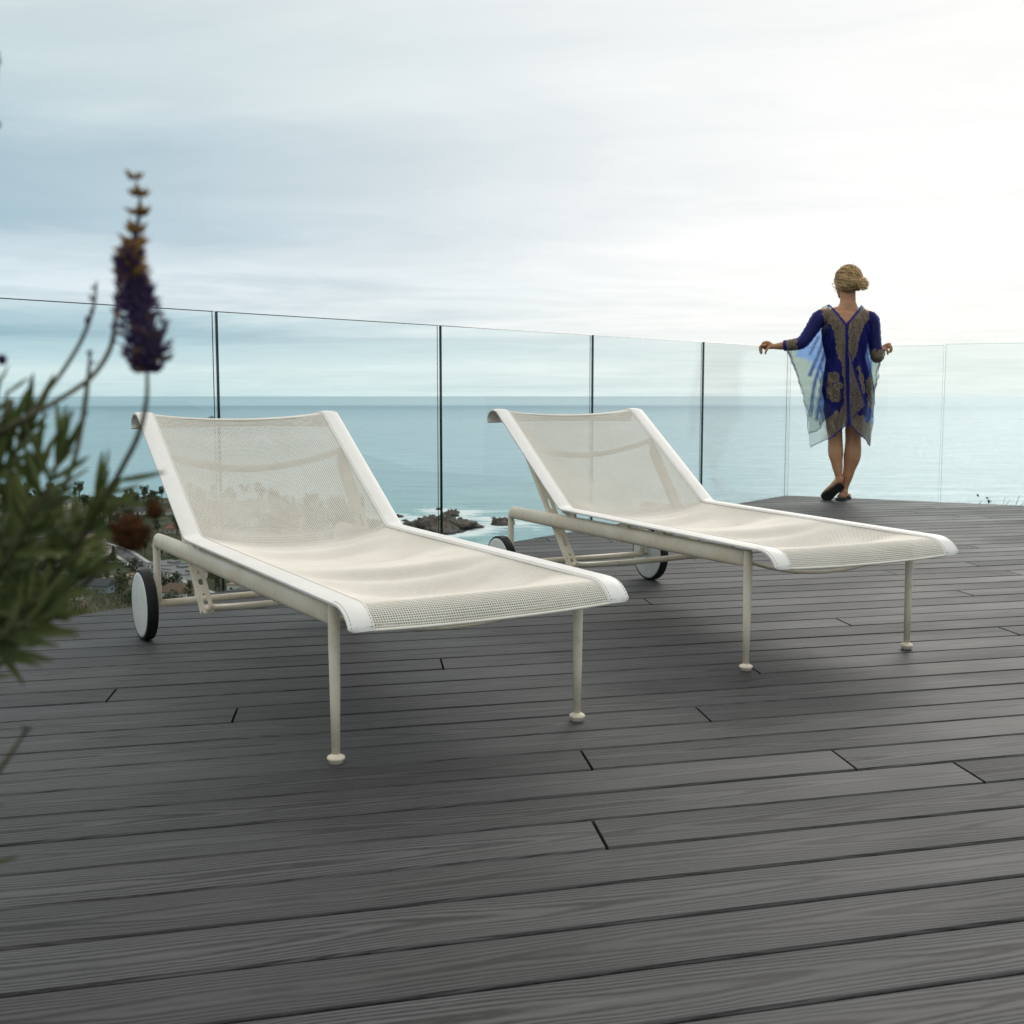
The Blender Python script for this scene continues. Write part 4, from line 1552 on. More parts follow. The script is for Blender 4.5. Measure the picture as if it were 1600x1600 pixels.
# legs
limb([(1305, 612, 0, (17, 18)), (1304, 640, .01, (15.5, 17)), (1304.5, 664, .015, (12.5, 13.5)), (1305, 682, .0, (11, 12)), (1304.5, 706, -.02, (11.7, 12.5)), (1306, 726, -.035, (8.4, 8.6)), (1308, 742, -.035, (5.6, 6.6)), (1309, 749, -.036, (6.2, 7.0))])
limb([(1340, 612, 0, (18, 18)), (1338.5, 640, .01, (15.5, 17)), (1334.5, 668, .015, (12.6, 13.5)), (1333, 686, .0, (12, 12.3)), (1330.5, 711, -.02, (13.2, 13)), (1325, 738, -.01, (8.8, 9)), (1320, 761, 0, (5.6, 6.6)), (1318, 770, -.006, (6.3, 7.4))])
# feet: left one up on its toes, right one flat and turned out
limb([(1309.5, 749, -.040, (6.4, 6.6)), (1302.5, 759.5, -.012, (7.0, 5.5)), (1295.5, 769, .012, (8.2, 4.6)), (1290.5, 774.5, .026, (7.6, 3.4))], 12)
for k, (a, b) in enumerate([(1284.5, 777.5), (1287, 777.9), (1289.6, 778.4), (1292.5, 778.8), (1296, 779)]):
    limb([(a + 3.4, b - 5, .026, 1.9), (a + 1.0, b - 2, .044, 1.8 if k < 4 else 2.3)], 8)
limb([(1316, 773.5, -.012, (6.6, 6.0)), (1320, 774, .035, (6.6, 4.8)), (1325.5, 774.4, .085, (7.6, 3.8)), (1329.5, 775.2, .115, (7.6, 3.0))], 12)
for k, (a, b) in enumerate([(1324, 776.2), (1327.4, 776), (1330.6, 776), (1333.6, 776), (1336, 776)]):
    limb([(a - 1, b - 1, .118, 1.9), (a + .6, b, .15 - .006 * abs(k - 1), 1.7 if k else 2.3)], 8)
# arms
limb([(1290, 492, 0, (11.5, 11)), (1281, 497, 0, (10.5, 10.5)), (1267, 517, .0, (8.8, 9)), (1254, 534, -.01, (7.4, 7.6)), (1243, 538, .0, (7.4, 7)), (1226, 540, .03, (6.2, 6)), (1212, 540.8, .06, (4.2, 4.6)), (1206, 540.3, .07, (4.4, 5.2))])
limb([(1353, 495, 0, (11.5, 11)), (1361, 503, 0, (10.3, 10.3)), (1365, 528, -.005, (8.6, 8.8)), (1367.5, 553, -.015, (7.5, 7.6)), (1370.5, 558, -.005, (7.2, 7.2)), (1377, 551.5, .035, (5.8, 5.8)), (1385, 544.2, .07, (4.0, 4.4)), (1388.2, 542, .078, (4.4, 5.0))])


def hand(palm, fingers, thumb):
    limb(palm, 12)
    for f in fingers:
        limb(f, 8)
    limb(thumb, 8)


# left hand: palm on the glass top, fingers curled down over the far side
hand([(1209, 540.2, .068, (4.6, 5.2)), (1203, 538.4, .078, (4.0, 8.0)), (1197.5, 539.5, .085, (3.0, 8.2))],
     [[(1198.5, 539.2, .055, 1.9), (1193.2, 540.5, .060, 1.8), (1192.0, 545.0, .062, 1.65), (1192.8, 549.5, .064, 1.4)],
      [(1198.5, 538.4, .078, 2.0), (1192.8, 539.5, .086, 1.9), (1191.4, 544.8, .090, 1.7), (1192.4, 550.8, .092, 1.45)],
      [(1198.8, 538.6, .100, 1.95), (1194.2, 540.2, .112, 1.85), (1193.6, 546.2, .116, 1.65), (1194.6, 551.8, .116, 1.4)],
      [(1199.8, 539.8, .120, 1.75), (1197.0, 541.5, .134, 1.6), (1196.8, 546.5, .138, 1.45), (1197.4, 550.8, .138, 1.25)]],
     [(1205, 541.5, .052, 2.3), (1200.8, 545, .040, 2.1), (1198.4, 549.0, .038, 1.9), (1197.9, 552.5, .042, 1.5)])
hand([(1386.5, 543, .075, (4.4, 5)), (1390.5, 540.6, .082, (3.9, 7.6)), (1394.5, 540, .088, (3.0, 7.8))],
     [[(1393.0, 541, .052, 1.9), (1394.2, 543.4, .044, 1.8), (1394.6, 547.2, .042, 1.6), (1394.2, 550.2, .044, 1.35)],
      [(1394.5, 540, .074, 1.95), (1397.2, 541.6, .070, 1.85), (1398.2, 545.6, .070, 1.6), (1397.8, 549, .071, 1.35)],
      [(1395, 539.4, .096, 1.9), (1399.2, 540, .100, 1.8), (1400.9, 543.4, .102, 1.6), (1400.8, 546.6, .103, 1.35)],
      [(1394.8, 539.4, .115, 1.7), (1399.6, 538.8, .124, 1.6), (1402.0, 541.2, .128, 1.4), (1402.2, 544, .129, 1.2)]],
     [(1388.5, 544.2, .058, 2.3), (1389.8, 547.6, .048, 2.0), (1390.4, 550.8, .046, 1.85), (1390.6, 553.2, .048, 1.5)])

# head: skull, jaw, nose, lips, ears; turned a little to the left
HC = W(1326, 441, .03)
HEAD_RZ = R(24)
Mh = Matrix.Rotation(HEAD_RZ, 3, 'Z')             # local +Y is where the face looks


def hp(x, y, z):
    return HC + Mh @ Vector((x, y, z))


def ellipsoid(mb, c, r, rot=None, n=18, m=12):
    vs, fs = [], []
    for j in range(m + 1):
        ph = -PI / 2 + PI * j / m
        for i in range(n):
            th = 2 * PI * i / n
            v = Vector((r[0] * math.cos(th) * math.cos(ph), r[1] * math.sin(th) * math.cos(ph), r[2] * math.sin(ph)))
            if rot is not None: v = rot @ v
            vs.append(Vector(c) + v)
    for j in range(m):
        for i in range(n):
            fs.append((j * n + i, j * n + (i + 1) % n, (j + 1) * n + (i + 1) % n, (j + 1) * n + i))
    mb.add(vs, fs, True)


ellipsoid(bodyb, hp(0, -.008, .012), (.070, .088, .092), Mh)
ellipsoid(bodyb, hp(0, .030, -.040), (.056, .056, .068), Mh)
ellipsoid(bodyb, hp(0, .060, -.088), (.026, .024, .020), Mh)
bodyb.loft([hp(0, .078, .010), hp(0, .092, -.012), hp(0, .100, -.030), hp(0, .085, -.040)], [.007, .009, .0125, .008], 8)
ellipsoid(bodyb, hp(0, .084, -.060), (.021, .009, .008), Mh)
for s in (-1, 1):
    ellipsoid(bodyb, hp(s * .070, -.004, -.022), (.008, .018, .030), Mh, 10, 8)
    ellipsoid(bodyb, hp(s * .030, .062, -.032), (.022, .020, .020), Mh, 10, 8)

me = bpy.data.meshes.new('body_raw')
me.from_pydata(local(bodyb.v), [], bodyb.f)
tmp = link(bpy.data.objects.new('body_raw', me))
rm = tmp.modifiers.new('remesh', 'REMESH')
rm.mode = 'VOXEL'
rm.voxel_size = 0.0036
sm = tmp.modifiers.new('smooth', 'SMOOTH')
sm.factor, sm.iterations = .5, 6
dg = bpy.context.evaluated_depsgraph_get()
me2 = bpy.data.meshes.new_from_object(tmp.evaluated_get(dg))
bpy.data.objects.remove(tmp)
me2.name = 'body'
me2.materials.clear()
me2.materials.append(M['skin'])
me2.polygons.foreach_set('use_smooth', np.ones(len(me2.polygons), dtype=bool))
obj('body', me2, person)

# ---- hair: scalp shell, combed strands gathered into a knot low on the right
def mat_hair():
    m, nt, b = new_mat('blond_hair')
    at = nd(nt, 'ShaderNodeAttribute', attribute_name='tint').outputs['Fac']
    c = ramp(nt, at, [(0.0, (.060, .033, .016)), (.35, (.24, .140, .058)), (.7, (.60, .395, .175)), (1.0, (.84, .63, .34))])
    nt.links.new(c, b.inputs['Base Color'])
    set_in(b, Roughness=.38, Specular_IOR_Level=.4)
    return m


def hair():
    r = random.Random(11)
    V, F, T = [], [], []
    knot = Vector((.036, -.104, -.016))            # in head space

    def scalp(a, e):
        """a azimuth around the head, e elevation; slightly above the skull"""
        v = Vector((math.sin(a) * math.cos(e) * .0845, math.cos(a) * math.cos(e) * .103 - .008, math.sin(e) * .1065 + .012))
        return v

    def tube(pts, rad, tint, n=5):
        mb = MB().loft(pts, rad, n)
        b = len(V)
        V.extend(mb.v)
        for f in mb.f: F.append([b + i for i in f])
        T.extend([tint(p) for p in mb.v])
    # shell
    b0 = len(V)
    na, ne = 40, 16
    for j in range(ne + 1):
        for i in range(na):
            a = 2 * PI * i / na
            front = max(0, math.cos(a)) ** 1.5
            e0 = R(-42) + front * R(72)
            e = e0 + (PI / 2 - e0) * j / ne
            p = scalp(a, e)
            V.append(tuple(p * .985))
            T.append(.16 if e < R(-10) else .38)
    for j in range(ne):
        for i in range(na):
            F.append([b0 + j * na + i, b0 + j * na + (i + 1) % na, b0 + (j + 1) * na + (i + 1) % na, b0 + (j + 1) * na + i])
    # strands run from the hair line over the scalp to the knot
    for k in range(950):
        a = r.uniform(-PI, PI)
        front = max(0, math.cos(a)) ** 1.5
        e = R(-40) + front * R(72) + r.random() ** 1.4 * R(62)
        s0 = scalp(a, min(e, R(88)))
        base = r.uniform(.35, .95)
        if abs(math.sin(a)) < .35 and e > R(38): base *= .55      # darker parting at the crown
        if e < R(-14): base *= .42                                 # dark nape
        pts = []
        kn = knot + Vector((r.gauss(0, .010), r.gauss(0, .006), r.gauss(0, .012)))
        for q in range(11):
            t = q / 10
            p = s0.lerp(kn, t)
            c0 = Vector((0, -.008, .012))
            d = p - c0
            el = Vector((d.x / .0855, d.y / .1045, d.z / .1075)).length
            if el < 1.0 and t < .93: p = c0 + d / max(el, .2) * (1.0 + .06 * math.sin(PI * t) * r.uniform(.1, 1.5))
            pts.append(hp0(p))
        tube(pts, [.0009 + .0007 * math.sin(PI * min(1, q / 10 + .12)) for q in range(11)], lambda p, bb=base: max(0, min(1, bb + .08 * math.sin(p[2] * 300))), 5)
    # twisted knot: several fat looping locks
    for k in range(120):
        rad = r.uniform(.010, .041)
        ax = Vector((r.gauss(0, .5), -1, r.gauss(0, .5))).normalized()
        u = ax.orthogonal().normalized()
        w = ax.cross(u)
        ph = r.uniform(0, 2 * PI)
        span = r.uniform(2.2, 5.6)
        c = knot + Vector((r.gauss(0, .006), -.010 + r.gauss(0, .008), r.gauss(0, .008)))
        pts = []
        for q in range(13):
            t = ph + span * q / 12
            pts.append(hp0(c + u * (rad * math.cos(t) * 1.0) + w * (rad * 1.1 * math.sin(t)) + ax * (.026 * (1 - rad / .045) + .006 * math.sin(2 * t))))
        base = r.uniform(.5, 1.0)
        tube(pts, [.0007 + .0021 * math.sin(PI * (q + .4) / 12.8) for q in range(13)], lambda p, bb=base: bb, 6)
    # loose wisps
    for k in range(60):
        s0 = scalp(r.uniform(-PI, PI), r.uniform(R(-40), R(70)))
        e0 = s0 * r.uniform(1.08, 1.25) + Vector((0, 0, r.uniform(-.03, .01)))
        tube([hp0(p) for p in bez(s0, s0 * 1.12, e0, 5)], [.0006] * 6, lambda p: .75, 4)
    me = bpy.data.meshes.new('hair')
    me.from_pydata(V, [], F)
    at = me.attributes.new('tint', 'FLOAT', 'POINT')
    at.data.foreach_set('value', np.array(T, dtype=np.float32))
    me.polygons.foreach_set('use_smooth', np.ones(len(me.polygons), dtype=bool))
    me.materials.append(mat_hair())
    # the shell was stored in head space: move it
    co = np.zeros(len(V) * 3)
    me.vertices.foreach_get('co', co)
    co = co.reshape(-1, 3)
    nshell = na * (ne + 1)
    co[:nshell] = [tuple(hp0(Vector(p))) for p in co[:nshell]]
    me.vertices.foreach_set('co', co.ravel())
    o = obj('hair', me, person)
    tag(o, kind='stuff')


def hp0(p):
    return HC + Mh @ Vector(p) - PB


hair()
# spectacles: temples and lenses
gl = MB()
for s in (-1, 1):
    gl.loft([hp0((s * .076, -.006, -.004)), hp0((s * .074, .05, .0)), hp0((s * .068, .082, -.004))], .0018, 6)
    gl.loft([hp0((s * .064, .088, -.004)), hp0((s * .034, .098, .008)), hp0((s * .012, .102, -.002)), hp0((s * .034, .098, -.028)), hp0((s * .064, .088, -.004))], .0018, 6)
gl.loft([hp0((-.013, .102, .0)), hp0((.013, .102, .0))], .0018, 6)
gl.build('spectacles', simple('tortoise_frame', (.20, .07, .02), (.35, .13, .03), 30, .3), person)

# ---- dark swimsuit under the kaftan
sw = MB()
P = [(1322.5, 630, -.002, (33.5, 24)), (1322.5, 608, -.007, (38.2, 27)), (1322.5, 590, -.002, (36, 24.6)), (1321, 560, .003, (30, 20.5)), (1320.5, 535, 0, (35, 22.5)), (1321, 520, -.004, (37.2, 23)), (1321, 513, -.004, (37.6, 22.5))]
sw.loft([tuple(W(a, b, c) - PB) for a, b, c, _ in P], [(r_[0] * KP, r_[1] * KP) for *_, r_ in P], 32, (1, 0, 0))
sw.build('swimsuit', simple('navy_swimsuit', (.008, .009, .030), (.014, .016, .05), 12, .6), person)


# ---- kaftan
def mat_kaftan():
    m, nt, b = new_mat('sheer_printed_chiffon')
    tc = nd(nt, 'ShaderNodeTexCoord')
    op = tc.outputs['Object']
    sd = nd(nt, 'ShaderNodeAttribute', attribute_name='ornament').outputs['Fac']     # print: >0 inside the ornament
    tr_ = nd(nt, 'ShaderNodeAttribute', attribute_name='trim').outputs['Fac']        # blue binding
    rg = nd(nt, 'ShaderNodeAttribute', attribute_name='rings').outputs['Fac']        # paisley rings
    n1 = noise(nt, op, 55, 4, .65)
    n2 = noise(nt, op, 17, 3, .6)
    edge = mth(nt, 'ADD', sd, mth(nt, 'ADD', mth(nt, 'MULTIPLY', mth(nt, 'SUBTRACT', n1, .5), .075), mth(nt, 'MULTIPLY', mth(nt, 'SUBTRACT', n2, .5), .06)))
    inside = ramp(nt, edge, [(.0, 0.0), (.006, 1.0)])
    vo = nd(nt, 'ShaderNodeTexVoronoi', feature='DISTANCE_TO_EDGE')
    vo.inputs['Scale'].default_value = 110
    nt.links.new(op, vo.inputs['Vector'])
    vf = nd(nt, 'ShaderNodeTexVoronoi')
    vf.inputs['Scale'].default_value = 230
    nt.links.new(op, vf.inputs['Vector'])
    lace = ramp(nt, vo.outputs['Distance'], [(.0, 1.0), (.05, .75), (.13, .1)])
    pat = ramp(nt, vf.outputs['Color'], [(.2, (.075, .052, .045)), (.5, (.18, .14, .115)), (.8, (.34, .29, .225))])
    pat = mixc(nt, mth(nt, 'MULTIPLY', lace, .6), pat, (.38, .30, .20))
    ringl = ramp(nt, mth(nt, 'FRACT', mth(nt, 'MULTIPLY', rg, 6.0)), [(.0, 1.0), (.18, 1.0), (.3, 0.0), (.8, 0.0), (.9, 1.0)])
    isr = ramp(nt, rg, [(.001, 0.0), (.01, 1.0)])
    pat = mixc(nt, mth(nt, 'MULTIPLY', isr, mth(nt, 'MULTIPLY', ringl, .75)), pat, (.040, .030, .030))
    edgel = ramp(nt, edge, [(.003, 0.0), (.008, 1.0), (.018, 1.0), (.026, 0.0)])
    pat = mixc(nt, mth(nt, 'MULTIPLY', edgel, .55), pat, (.40, .30, .16))
    c = mixc(nt, inside, (.016, .019, .185), pat)
    c = mixc(nt, tr_, c, (.018, .026, .26))
    nt.links.new(c, b.inputs['Base Color'])
    set_in(b, Roughness=.7, Specular_IOR_Level=.2)
    tl = nd(nt, 'ShaderNodeBsdfTranslucent')
    nt.links.new(c, tl.inputs[0])
    ms = nd(nt, 'ShaderNodeMixShader')
    ms.inputs[0].default_value = .35
    nt.links.new(b.outputs[0], ms.inputs[1])
    nt.links.new(tl.outputs[0], ms.inputs[2])
    tp = nd(nt, 'ShaderNodeBsdfTransparent')
    nt.links.new(mixc(nt, inside, (.60, .74, .97), (.84, .92, .89)), tp.inputs[0])
    dn = nd(nt, 'ShaderNodeAttribute', attribute_name='layers').outputs['Fac']       # how many layers of cloth lie here
    opa = mth(nt, 'ADD', dn, mth(nt, 'MULTIPLY', inside, .10))
    opa = mth(nt, 'MAXIMUM', opa, mth(nt, 'MULTIPLY', tr_, .85))
    mx = nd(nt, 'ShaderNodeMixShader')
    nt.links.new(opa, mx.inputs[0])
    nt.links.new(tp.outputs[0], mx.inputs[1])
    nt.links.new(ms.outputs[0], mx.inputs[2])
    nt.links.new(mx.outputs[0], nt.nodes['Material Output'].inputs[0])
    return m


M['kaftan'] = mat_kaftan()
TOP = [(1227, 543), (1240, 541), (1253, 536), (1264, 516), (1275, 491), (1285, 479.5), (1295, 475.5)]           # along the left sleeve to the neck
NECK = {'back': (1314.5, 507), 'front': (1316, 503)}
TOPR = [(1342, 477.5), (1353, 483), (1364, 491), (1369, 514), (1369.5, 536), (1371, 554), (1379, 547)]
HEM_B = [(1264.5, 694), (1266.5, 699.5), (1279, 692.5), (1293.5, 681), (1314, 662.5), (1325, 673), (1337, 684), (1345, 692), (1351, 697), (1355.5, 687)]
HEM_F = [(1262.5, 668), (1265.5, 678.5), (1278, 672.5), (1290, 661), (1305, 655), (1322, 660), (1336, 668), (1347, 676), (1352, 684), (1358, 676)]


def resample(P, n):
    P = np.array(P, float)
    s = np.concatenate([[0], np.cumsum(np.hypot(*np.diff(P, axis=0).T))])
    t = np.linspace(0, s[-1], n)
    return np.stack([np.interp(t, s, P[:, 0]), np.interp(t, s, P[:, 1])], 1)


def seg_d(px, py, poly):
    """distance in photo pixels to an open polyline"""
    best = np.full(np.shape(px), 1e9)
    P = np.array(poly, float)
    for a, b in zip(P[:-1], P[1:]):
        d = b - a
        t = np.clip(((px - a[0]) * d[0] + (py - a[1]) * d[1]) / (d @ d), 0, 1)
        best = np.minimum(best, np.hypot(px - a[0] - t * d[0], py - a[1] - t * d[1]))
    return best


MEDAL = [(1295, 590, 7, 9, 0), (1301, 603, 8, 6.5, .3), (1296, 618, 7.5, 12, .1), (1288, 605, 6, 11, -.2), (1336, 590, 5.5, 11, .1), (1339, 607, 5, 9, 0), (1352, 604, 7, 18, -.1), (1353, 626, 6, 12, 0), (1333, 576, 4, 6, .2)]


def ornament(px, py):
    """signed field in photo-pixel space / 100: positive where the beige print lies"""
    # yoke: broad band following the neckline and the centre line
    left = [(1287, 484), (1296, 495), (1304, 508), (1307, 530), (1307, 548), (1311, 572), (1311, 590), (1312, 640)]
    right = [(1348, 488), (1338, 498), (1330, 510), (1326, 530), (1324, 548), (1321, 566)]
    wl = np.interp(py, [480, 500, 520, 545, 560, 575, 600, 640], [12, 12, 9.5, 7.5, 7, 3.5, 2.8, 2.8])
    f = np.maximum(wl - seg_d(px, py, left), np.interp(py, [480, 500, 515, 540, 555, 567], [11, 11, 11, 8, 6, 2]) - seg_d(px, py, right))
    # medallions at the hips
    for cx, cy, rx, ry, a in MEDAL:
        e = np.hypot((px - cx) / rx, (py - cy) / ry)
        f = np.maximum(f, (1 - e) * min(rx, ry))
    # deep border above the hem
    hem = np.interp(px, [1265, 1293, 1314, 1337, 1352], [690, 678, 660, 683, 690])
    f = np.maximum(f, 9 - np.abs(hem - 22 - py + 4 * np.sin(px * .45)) * 1.0 + np.where(py > hem - 26, 8, 0))
    f = np.where(py > hem - 26, np.maximum(f, 4), f)
    # cuffs
    f = np.maximum(f, np.where(px < 1248, 7 - np.abs(px - 1238) * .9, -9))
    f = np.maximum(f, np.where((px > 1366) & (py > 540), 6 - np.hypot(px - 1375, (py - 553)) * .6, -9))
    # faint print on the sheer side panels
    f = np.maximum(f, np.where(px < 1283, np.clip((py - 574 + (1284 - px) * .55) * .25, -9, 9), -9))
    f = np.maximum(f, np.where(px > 1361, np.clip((py - 560) * .35, -9, 9), -9))
    return f / 100.0


def rings(px, py):
    v = np.zeros(np.shape(px))
    for cx, cy, rx, ry, a in MEDAL:
        e = np.hypot((px - cx) / rx, (py - cy) / ry)
        v = np.maximum(v, np.clip(1 - e, 0, 1))
    return v * .5


def panel(kind):
    back = kind == 'back'
    sgn = -1.0 if back else 1.0
    nl, nm = 60, 26
    tl = resample(TOP, nl)
    tr2 = resample(TOPR, nl)
    vx = NECK[kind]
    ml = resample([TOP[-1], vx], nm)[1:]
    mr = resample([vx, TOPR[0]], nm)[1:-1]
    top = np.concatenate([tl, ml, mr, tr2])
    nc = len(top)
    hem = resample(HEM_B if back else HEM_F, 400)
    # hem parameter: columns over the body fall nearly straight down
    tx = top[:, 0]
    want = np.interp(tx, [1227, 1253, 1278, 1290, 1314, 1342, 1358, 1368, 1379], [1264.6, 1268, 1281, 1290, 1314, 1336, 1346, 1351, 1355.5])
    hs = np.interp(np.linspace(0, 1, nc), np.linspace(0, 1, nc), want)
    hx = np.maximum.accumulate(hs)
    hemx = np.maximum.accumulate(hem[:, 0] + np.arange(400) * 1e-6)
    bot = np.stack([hx, np.interp(hx, hemx, hem[:, 1])], 1)
    bot[0], bot[-1] = hem[0], hem[-1]
    nr = 110
    T = np.linspace(0, 1, nr)[None, :]
    # side edges hang in a curve: x moves over faster at the top
    sidew = np.clip(np.abs(np.linspace(-1, 1, nc)) * 1.6 - .6, 0, 1)[:, None]
    pw = np.where(np.linspace(-1, 1, nc) > 0, 1.15, 1.75)[:, None]
    tt = T * (1 - sidew) + (1 - (1 - T) ** pw) * sidew
    X = top[:, :1] * (1 - tt) + bot[:, :1] * tt
    Yp = top[:, 1:] * (1 - T) + bot[:, 1:] * T
    # depth of the cloth off the body plane
    c0 = 1322.0
    half = np.interp(Yp, [470, 485, 500, 535, 560, 590, 610, 640, 665, 700], [22, 30, 38, 37, 34, 38, 40, 40, 40, 40])
    q = np.clip(np.abs(X - c0) / half, 0, 1.0)
    dep = np.interp(Yp, [470, 485, 500, 535, 560, 590, 610, 640, 700], [.05, .075, .105, .118, .112, .128, .138, .145, .150])
    if back:
        dep = dep + np.interp(Yp, [500, 560, 700], [0, .012, .03])
    D = dep * np.sqrt(np.clip(1 - q ** 2.2, 0, 1)) + .010
    # folds: fine drapes radiating from the shoulders and hanging free below the hips
    low = np.clip((Yp - 505) / 110, 0, 1)
    ang = np.arctan2(X - 1322.0, np.maximum(Yp - 420, 1))
    ph = ang * 62 + (0.0 if back else 1.9)
    free = np.clip(q * 1.5 - .35, 0, 1)
    amp = (.004 + .012 * low) * (1 + .8 * free)
    F1 = np.sin(ph + 1.1 * np.sin(ang * 21)) * amp + np.sin(ph * 2.3 + 2) * amp * .35
    # strong pleats in the free side panels (they double the cloth over)
    pl = np.exp(-((X - np.interp(Yp, [520, 690], [1284, 1288])) / 17) ** 2) * low * np.clip((X < 1296), 0, 1)
    F1 = F1 + np.sin((X - Yp * .42) * .62) * .022 * pl
    # the sleeve parts of the top stay clear of the arm
    arm = np.clip(1 - T / .12, 0, 1)
    D = np.maximum(D, arm * .012)
    Yw = sgn * (D) + F1
    if back:
        Yw = np.minimum(Yw, -.004)
    n = X.size
    cz = np.stack([X.ravel(), Yp.ravel(), Yw.ravel()], 1)
    V = np.array([tuple(W(a, b, c) - PB) for a, b, c in cz])
    I = np.arange(n).reshape(nc, nr)
    F = np.stack([I[:-1, :-1].ravel(), I[1:, :-1].ravel(), I[1:, 1:].ravel(), I[:-1, 1:].ravel()], 1)
    me = mesh_np('kaftan_' + kind, V, F, M['kaftan'], True)
    px, py = X.ravel(), Yp.ravel()
    orn = ornament(px, py)
    # bindings: neck, hem, sides
    dneck = seg_d(px, py, [TOP[-1], vx, TOPR[0]])
    dcen = np.where((py > vx[1]), np.abs(px - (vx[0] + .3)), 99)
    hemd = (bot[:, 1:] - Yp).ravel()
    sided = np.minimum(np.abs(np.arange(nc)[:, None] - 0) * np.ones((1, nr)), np.abs(np.arange(nc)[:, None] - (nc - 1))).ravel()
    trim = np.clip(1.6 - np.maximum(dneck - 2.6, 0), 0, 1)
    trim = np.maximum(trim, np.clip(1.5 - np.maximum(dcen - 1.2, 0), 0, 1) if back else 0)
    trim = np.maximum(trim, np.clip(1.5 - np.maximum(hemd - 2.0, 0), 0, 1) * (np.where((px > 1290) & (px < 1353), 1, .75)))
    trim = np.maximum(trim, np.where(sided < 2.5, .72, 0))
    body_ = np.clip((1.0 - q) / .22, 0, 1)
    lay = .17 + (.63 if back else .34) * body_
    # pleats in the hanging side panels double the cloth over
    streak = np.zeros(X.shape)
    for pl_, wd, st in (([(1279, 527), (1272, 540), (1266, 553)], 2.1, .34), ([(1287, 532), (1278, 556), (1265, 586)], 2.5, .46), ([(1289, 548), (1280, 575), (1272, 600), (1268, 625), (1266, 650)], 2.4, .44),
                        ([(1290, 582), (1282, 618), (1276, 655)], 2.6, .40), ([(1288, 610), (1284, 640), (1281, 664)], 2.0, .3), ([(1360, 560), (1360, 600), (1357, 650)], 2.0, .3)):
        streak = np.maximum(streak, st * np.exp(-(seg_d(X.ravel(), Yp.ravel(), pl_).reshape(X.shape) / wd) ** 2))
    lay = np.maximum(lay, lay + streak)
    orn = np.where(body_.ravel() < .5, orn - streak.ravel() * .35, orn)
    lay = np.clip(lay, 0, .92).ravel()
    for nm_, arr in (('layers', lay), ('ornament', orn), ('rings', rings(px, py)), ('trim', trim)):
        a = me.attributes.new(nm_, 'FLOAT', 'POINT')
        a.data.foreach_set('value', np.asarray(arr, np.float32))
    return me


kf = obj('kaftan', panel('back'), person)
obj('front_panel', panel('front'), kf)


def attr_const(me, px, py, trim):
    for nm_, arr in (('layers', np.full(len(px), .72)), ('ornament', ornament(px, py)), ('rings', rings(px, py)), ('trim', trim)):
        a = me.attributes.new(nm_, 'FLOAT', 'POINT')
        a.data.foreach_set('value', np.asarray(arr, np.float32))


def sleeve(pts):
    P = [W(a, b, c) for a, b, c, _ in pts]
    path = smooth_path(P, 7)
    r_ = np.interp(np.linspace(0, len(pts) - 1, len(path)), range(len(pts)), [p[3] for p in pts])
    mb = MB().loft([tuple(p - PB) for p in path], [(float(q) * KP * (1 + .05 * math.sin(i * 1.9)), float(q) * KP * (1 + .04 * math.cos(i * 2.3))) for i, q in enumerate(r_)], 22, (0, 1, 0), cap=False)
    V = np.array(mb.v)
    me = mesh_np('sleeve', V, np.array(mb.f), M['kaftan'], True)
    k = np.linspace(0, len(pts) - 1, len(path))
    px = np.repeat(np.interp(k, range(len(pts)), [p[0] for p in pts]), 22)
    py = np.repeat(np.interp(k, range(len(pts)), [p[1] for p in pts]), 22)
    tv = np.repeat(np.clip((np.arange(len(path)) - (len(path) - 3)) , 0, 1), 22).astype(float)
    attr_const(me, px, py, tv)
    return obj('sleeve', me, kf)


sleeve([(1294, 494, 0, 12.5), (1287, 496, 0, 13.5), (1279, 499, 0, 12.6), (1267, 517, 0, 10.6), (1254, 534, -.008, 9.8), (1243, 538, .0, 9.4), (1226, 540, .03, 8.2)])
sleeve([(1350, 497, 0, 12.5), (1356, 499, 0, 13.3), (1362, 503, 0, 12.4), (1365.5, 528, -.004, 10.4), (1368, 553, -.013, 9.6), (1371.5, 558, -.003, 9.0), (1379, 550, .045, 7.6)])

# folded flap of the open back seam
fl = []
nA, nB = 26, 26
A0, A1, A2 = np.array([1315.0, 548.0]), np.array([1339.5, 632.0]), np.array([1314.5, 661.0])
V, PX, PYs = [], [], []
for i in range(nA):
    for j in range(nB):
        a, b_ = i / (nA - 1), j / (nB - 1)
        p = A0 * (1 - a) + (A2 * (1 - b_) + A1 * b_) * a
        dy = -.185 - .012 * math.sin(b_ * 5 + a * 3) * a - .01 * a
        V.append(tuple(W(p[0], p[1], dy) - PB))
        PX.append(p[0]); PYs.append(p[1])
I = np.arange(nA * nB).reshape(nA, nB)
F = np.stack([I[:-1, :-1].ravel(), I[1:, :-1].ravel(), I[1:, 1:].ravel(), I[:-1, 1:].ravel()], 1)
me = mesh_np('seam_flap', np.array(V), F, M['kaftan'], True)
PX, PYs = np.array(PX), np.array(PYs)
e1 = np.minimum(seg_d(PX, PYs, [A0, A1]), seg_d(PX, PYs, [A1, A2]))
for nm_, arr in (('layers', np.full(len(PX), .60)), ('ornament', np.full(len(PX), .08)), ('rings', np.zeros(len(PX))), ('trim', np.clip(1.6 - np.maximum(e1 - 1.2, 0), 0, 1))):
    a = me.attributes.new(nm_, 'FLOAT', 'POINT')
    a.data.foreach_set('value', np.asarray(arr, np.float32))
obj('seam_flap', me, kf)

# ---- flip-flop sandals
SOLE = simple('black_sandal_foam', (.010, .010, .009), (.022, .021, .018), 60, .8, .2)


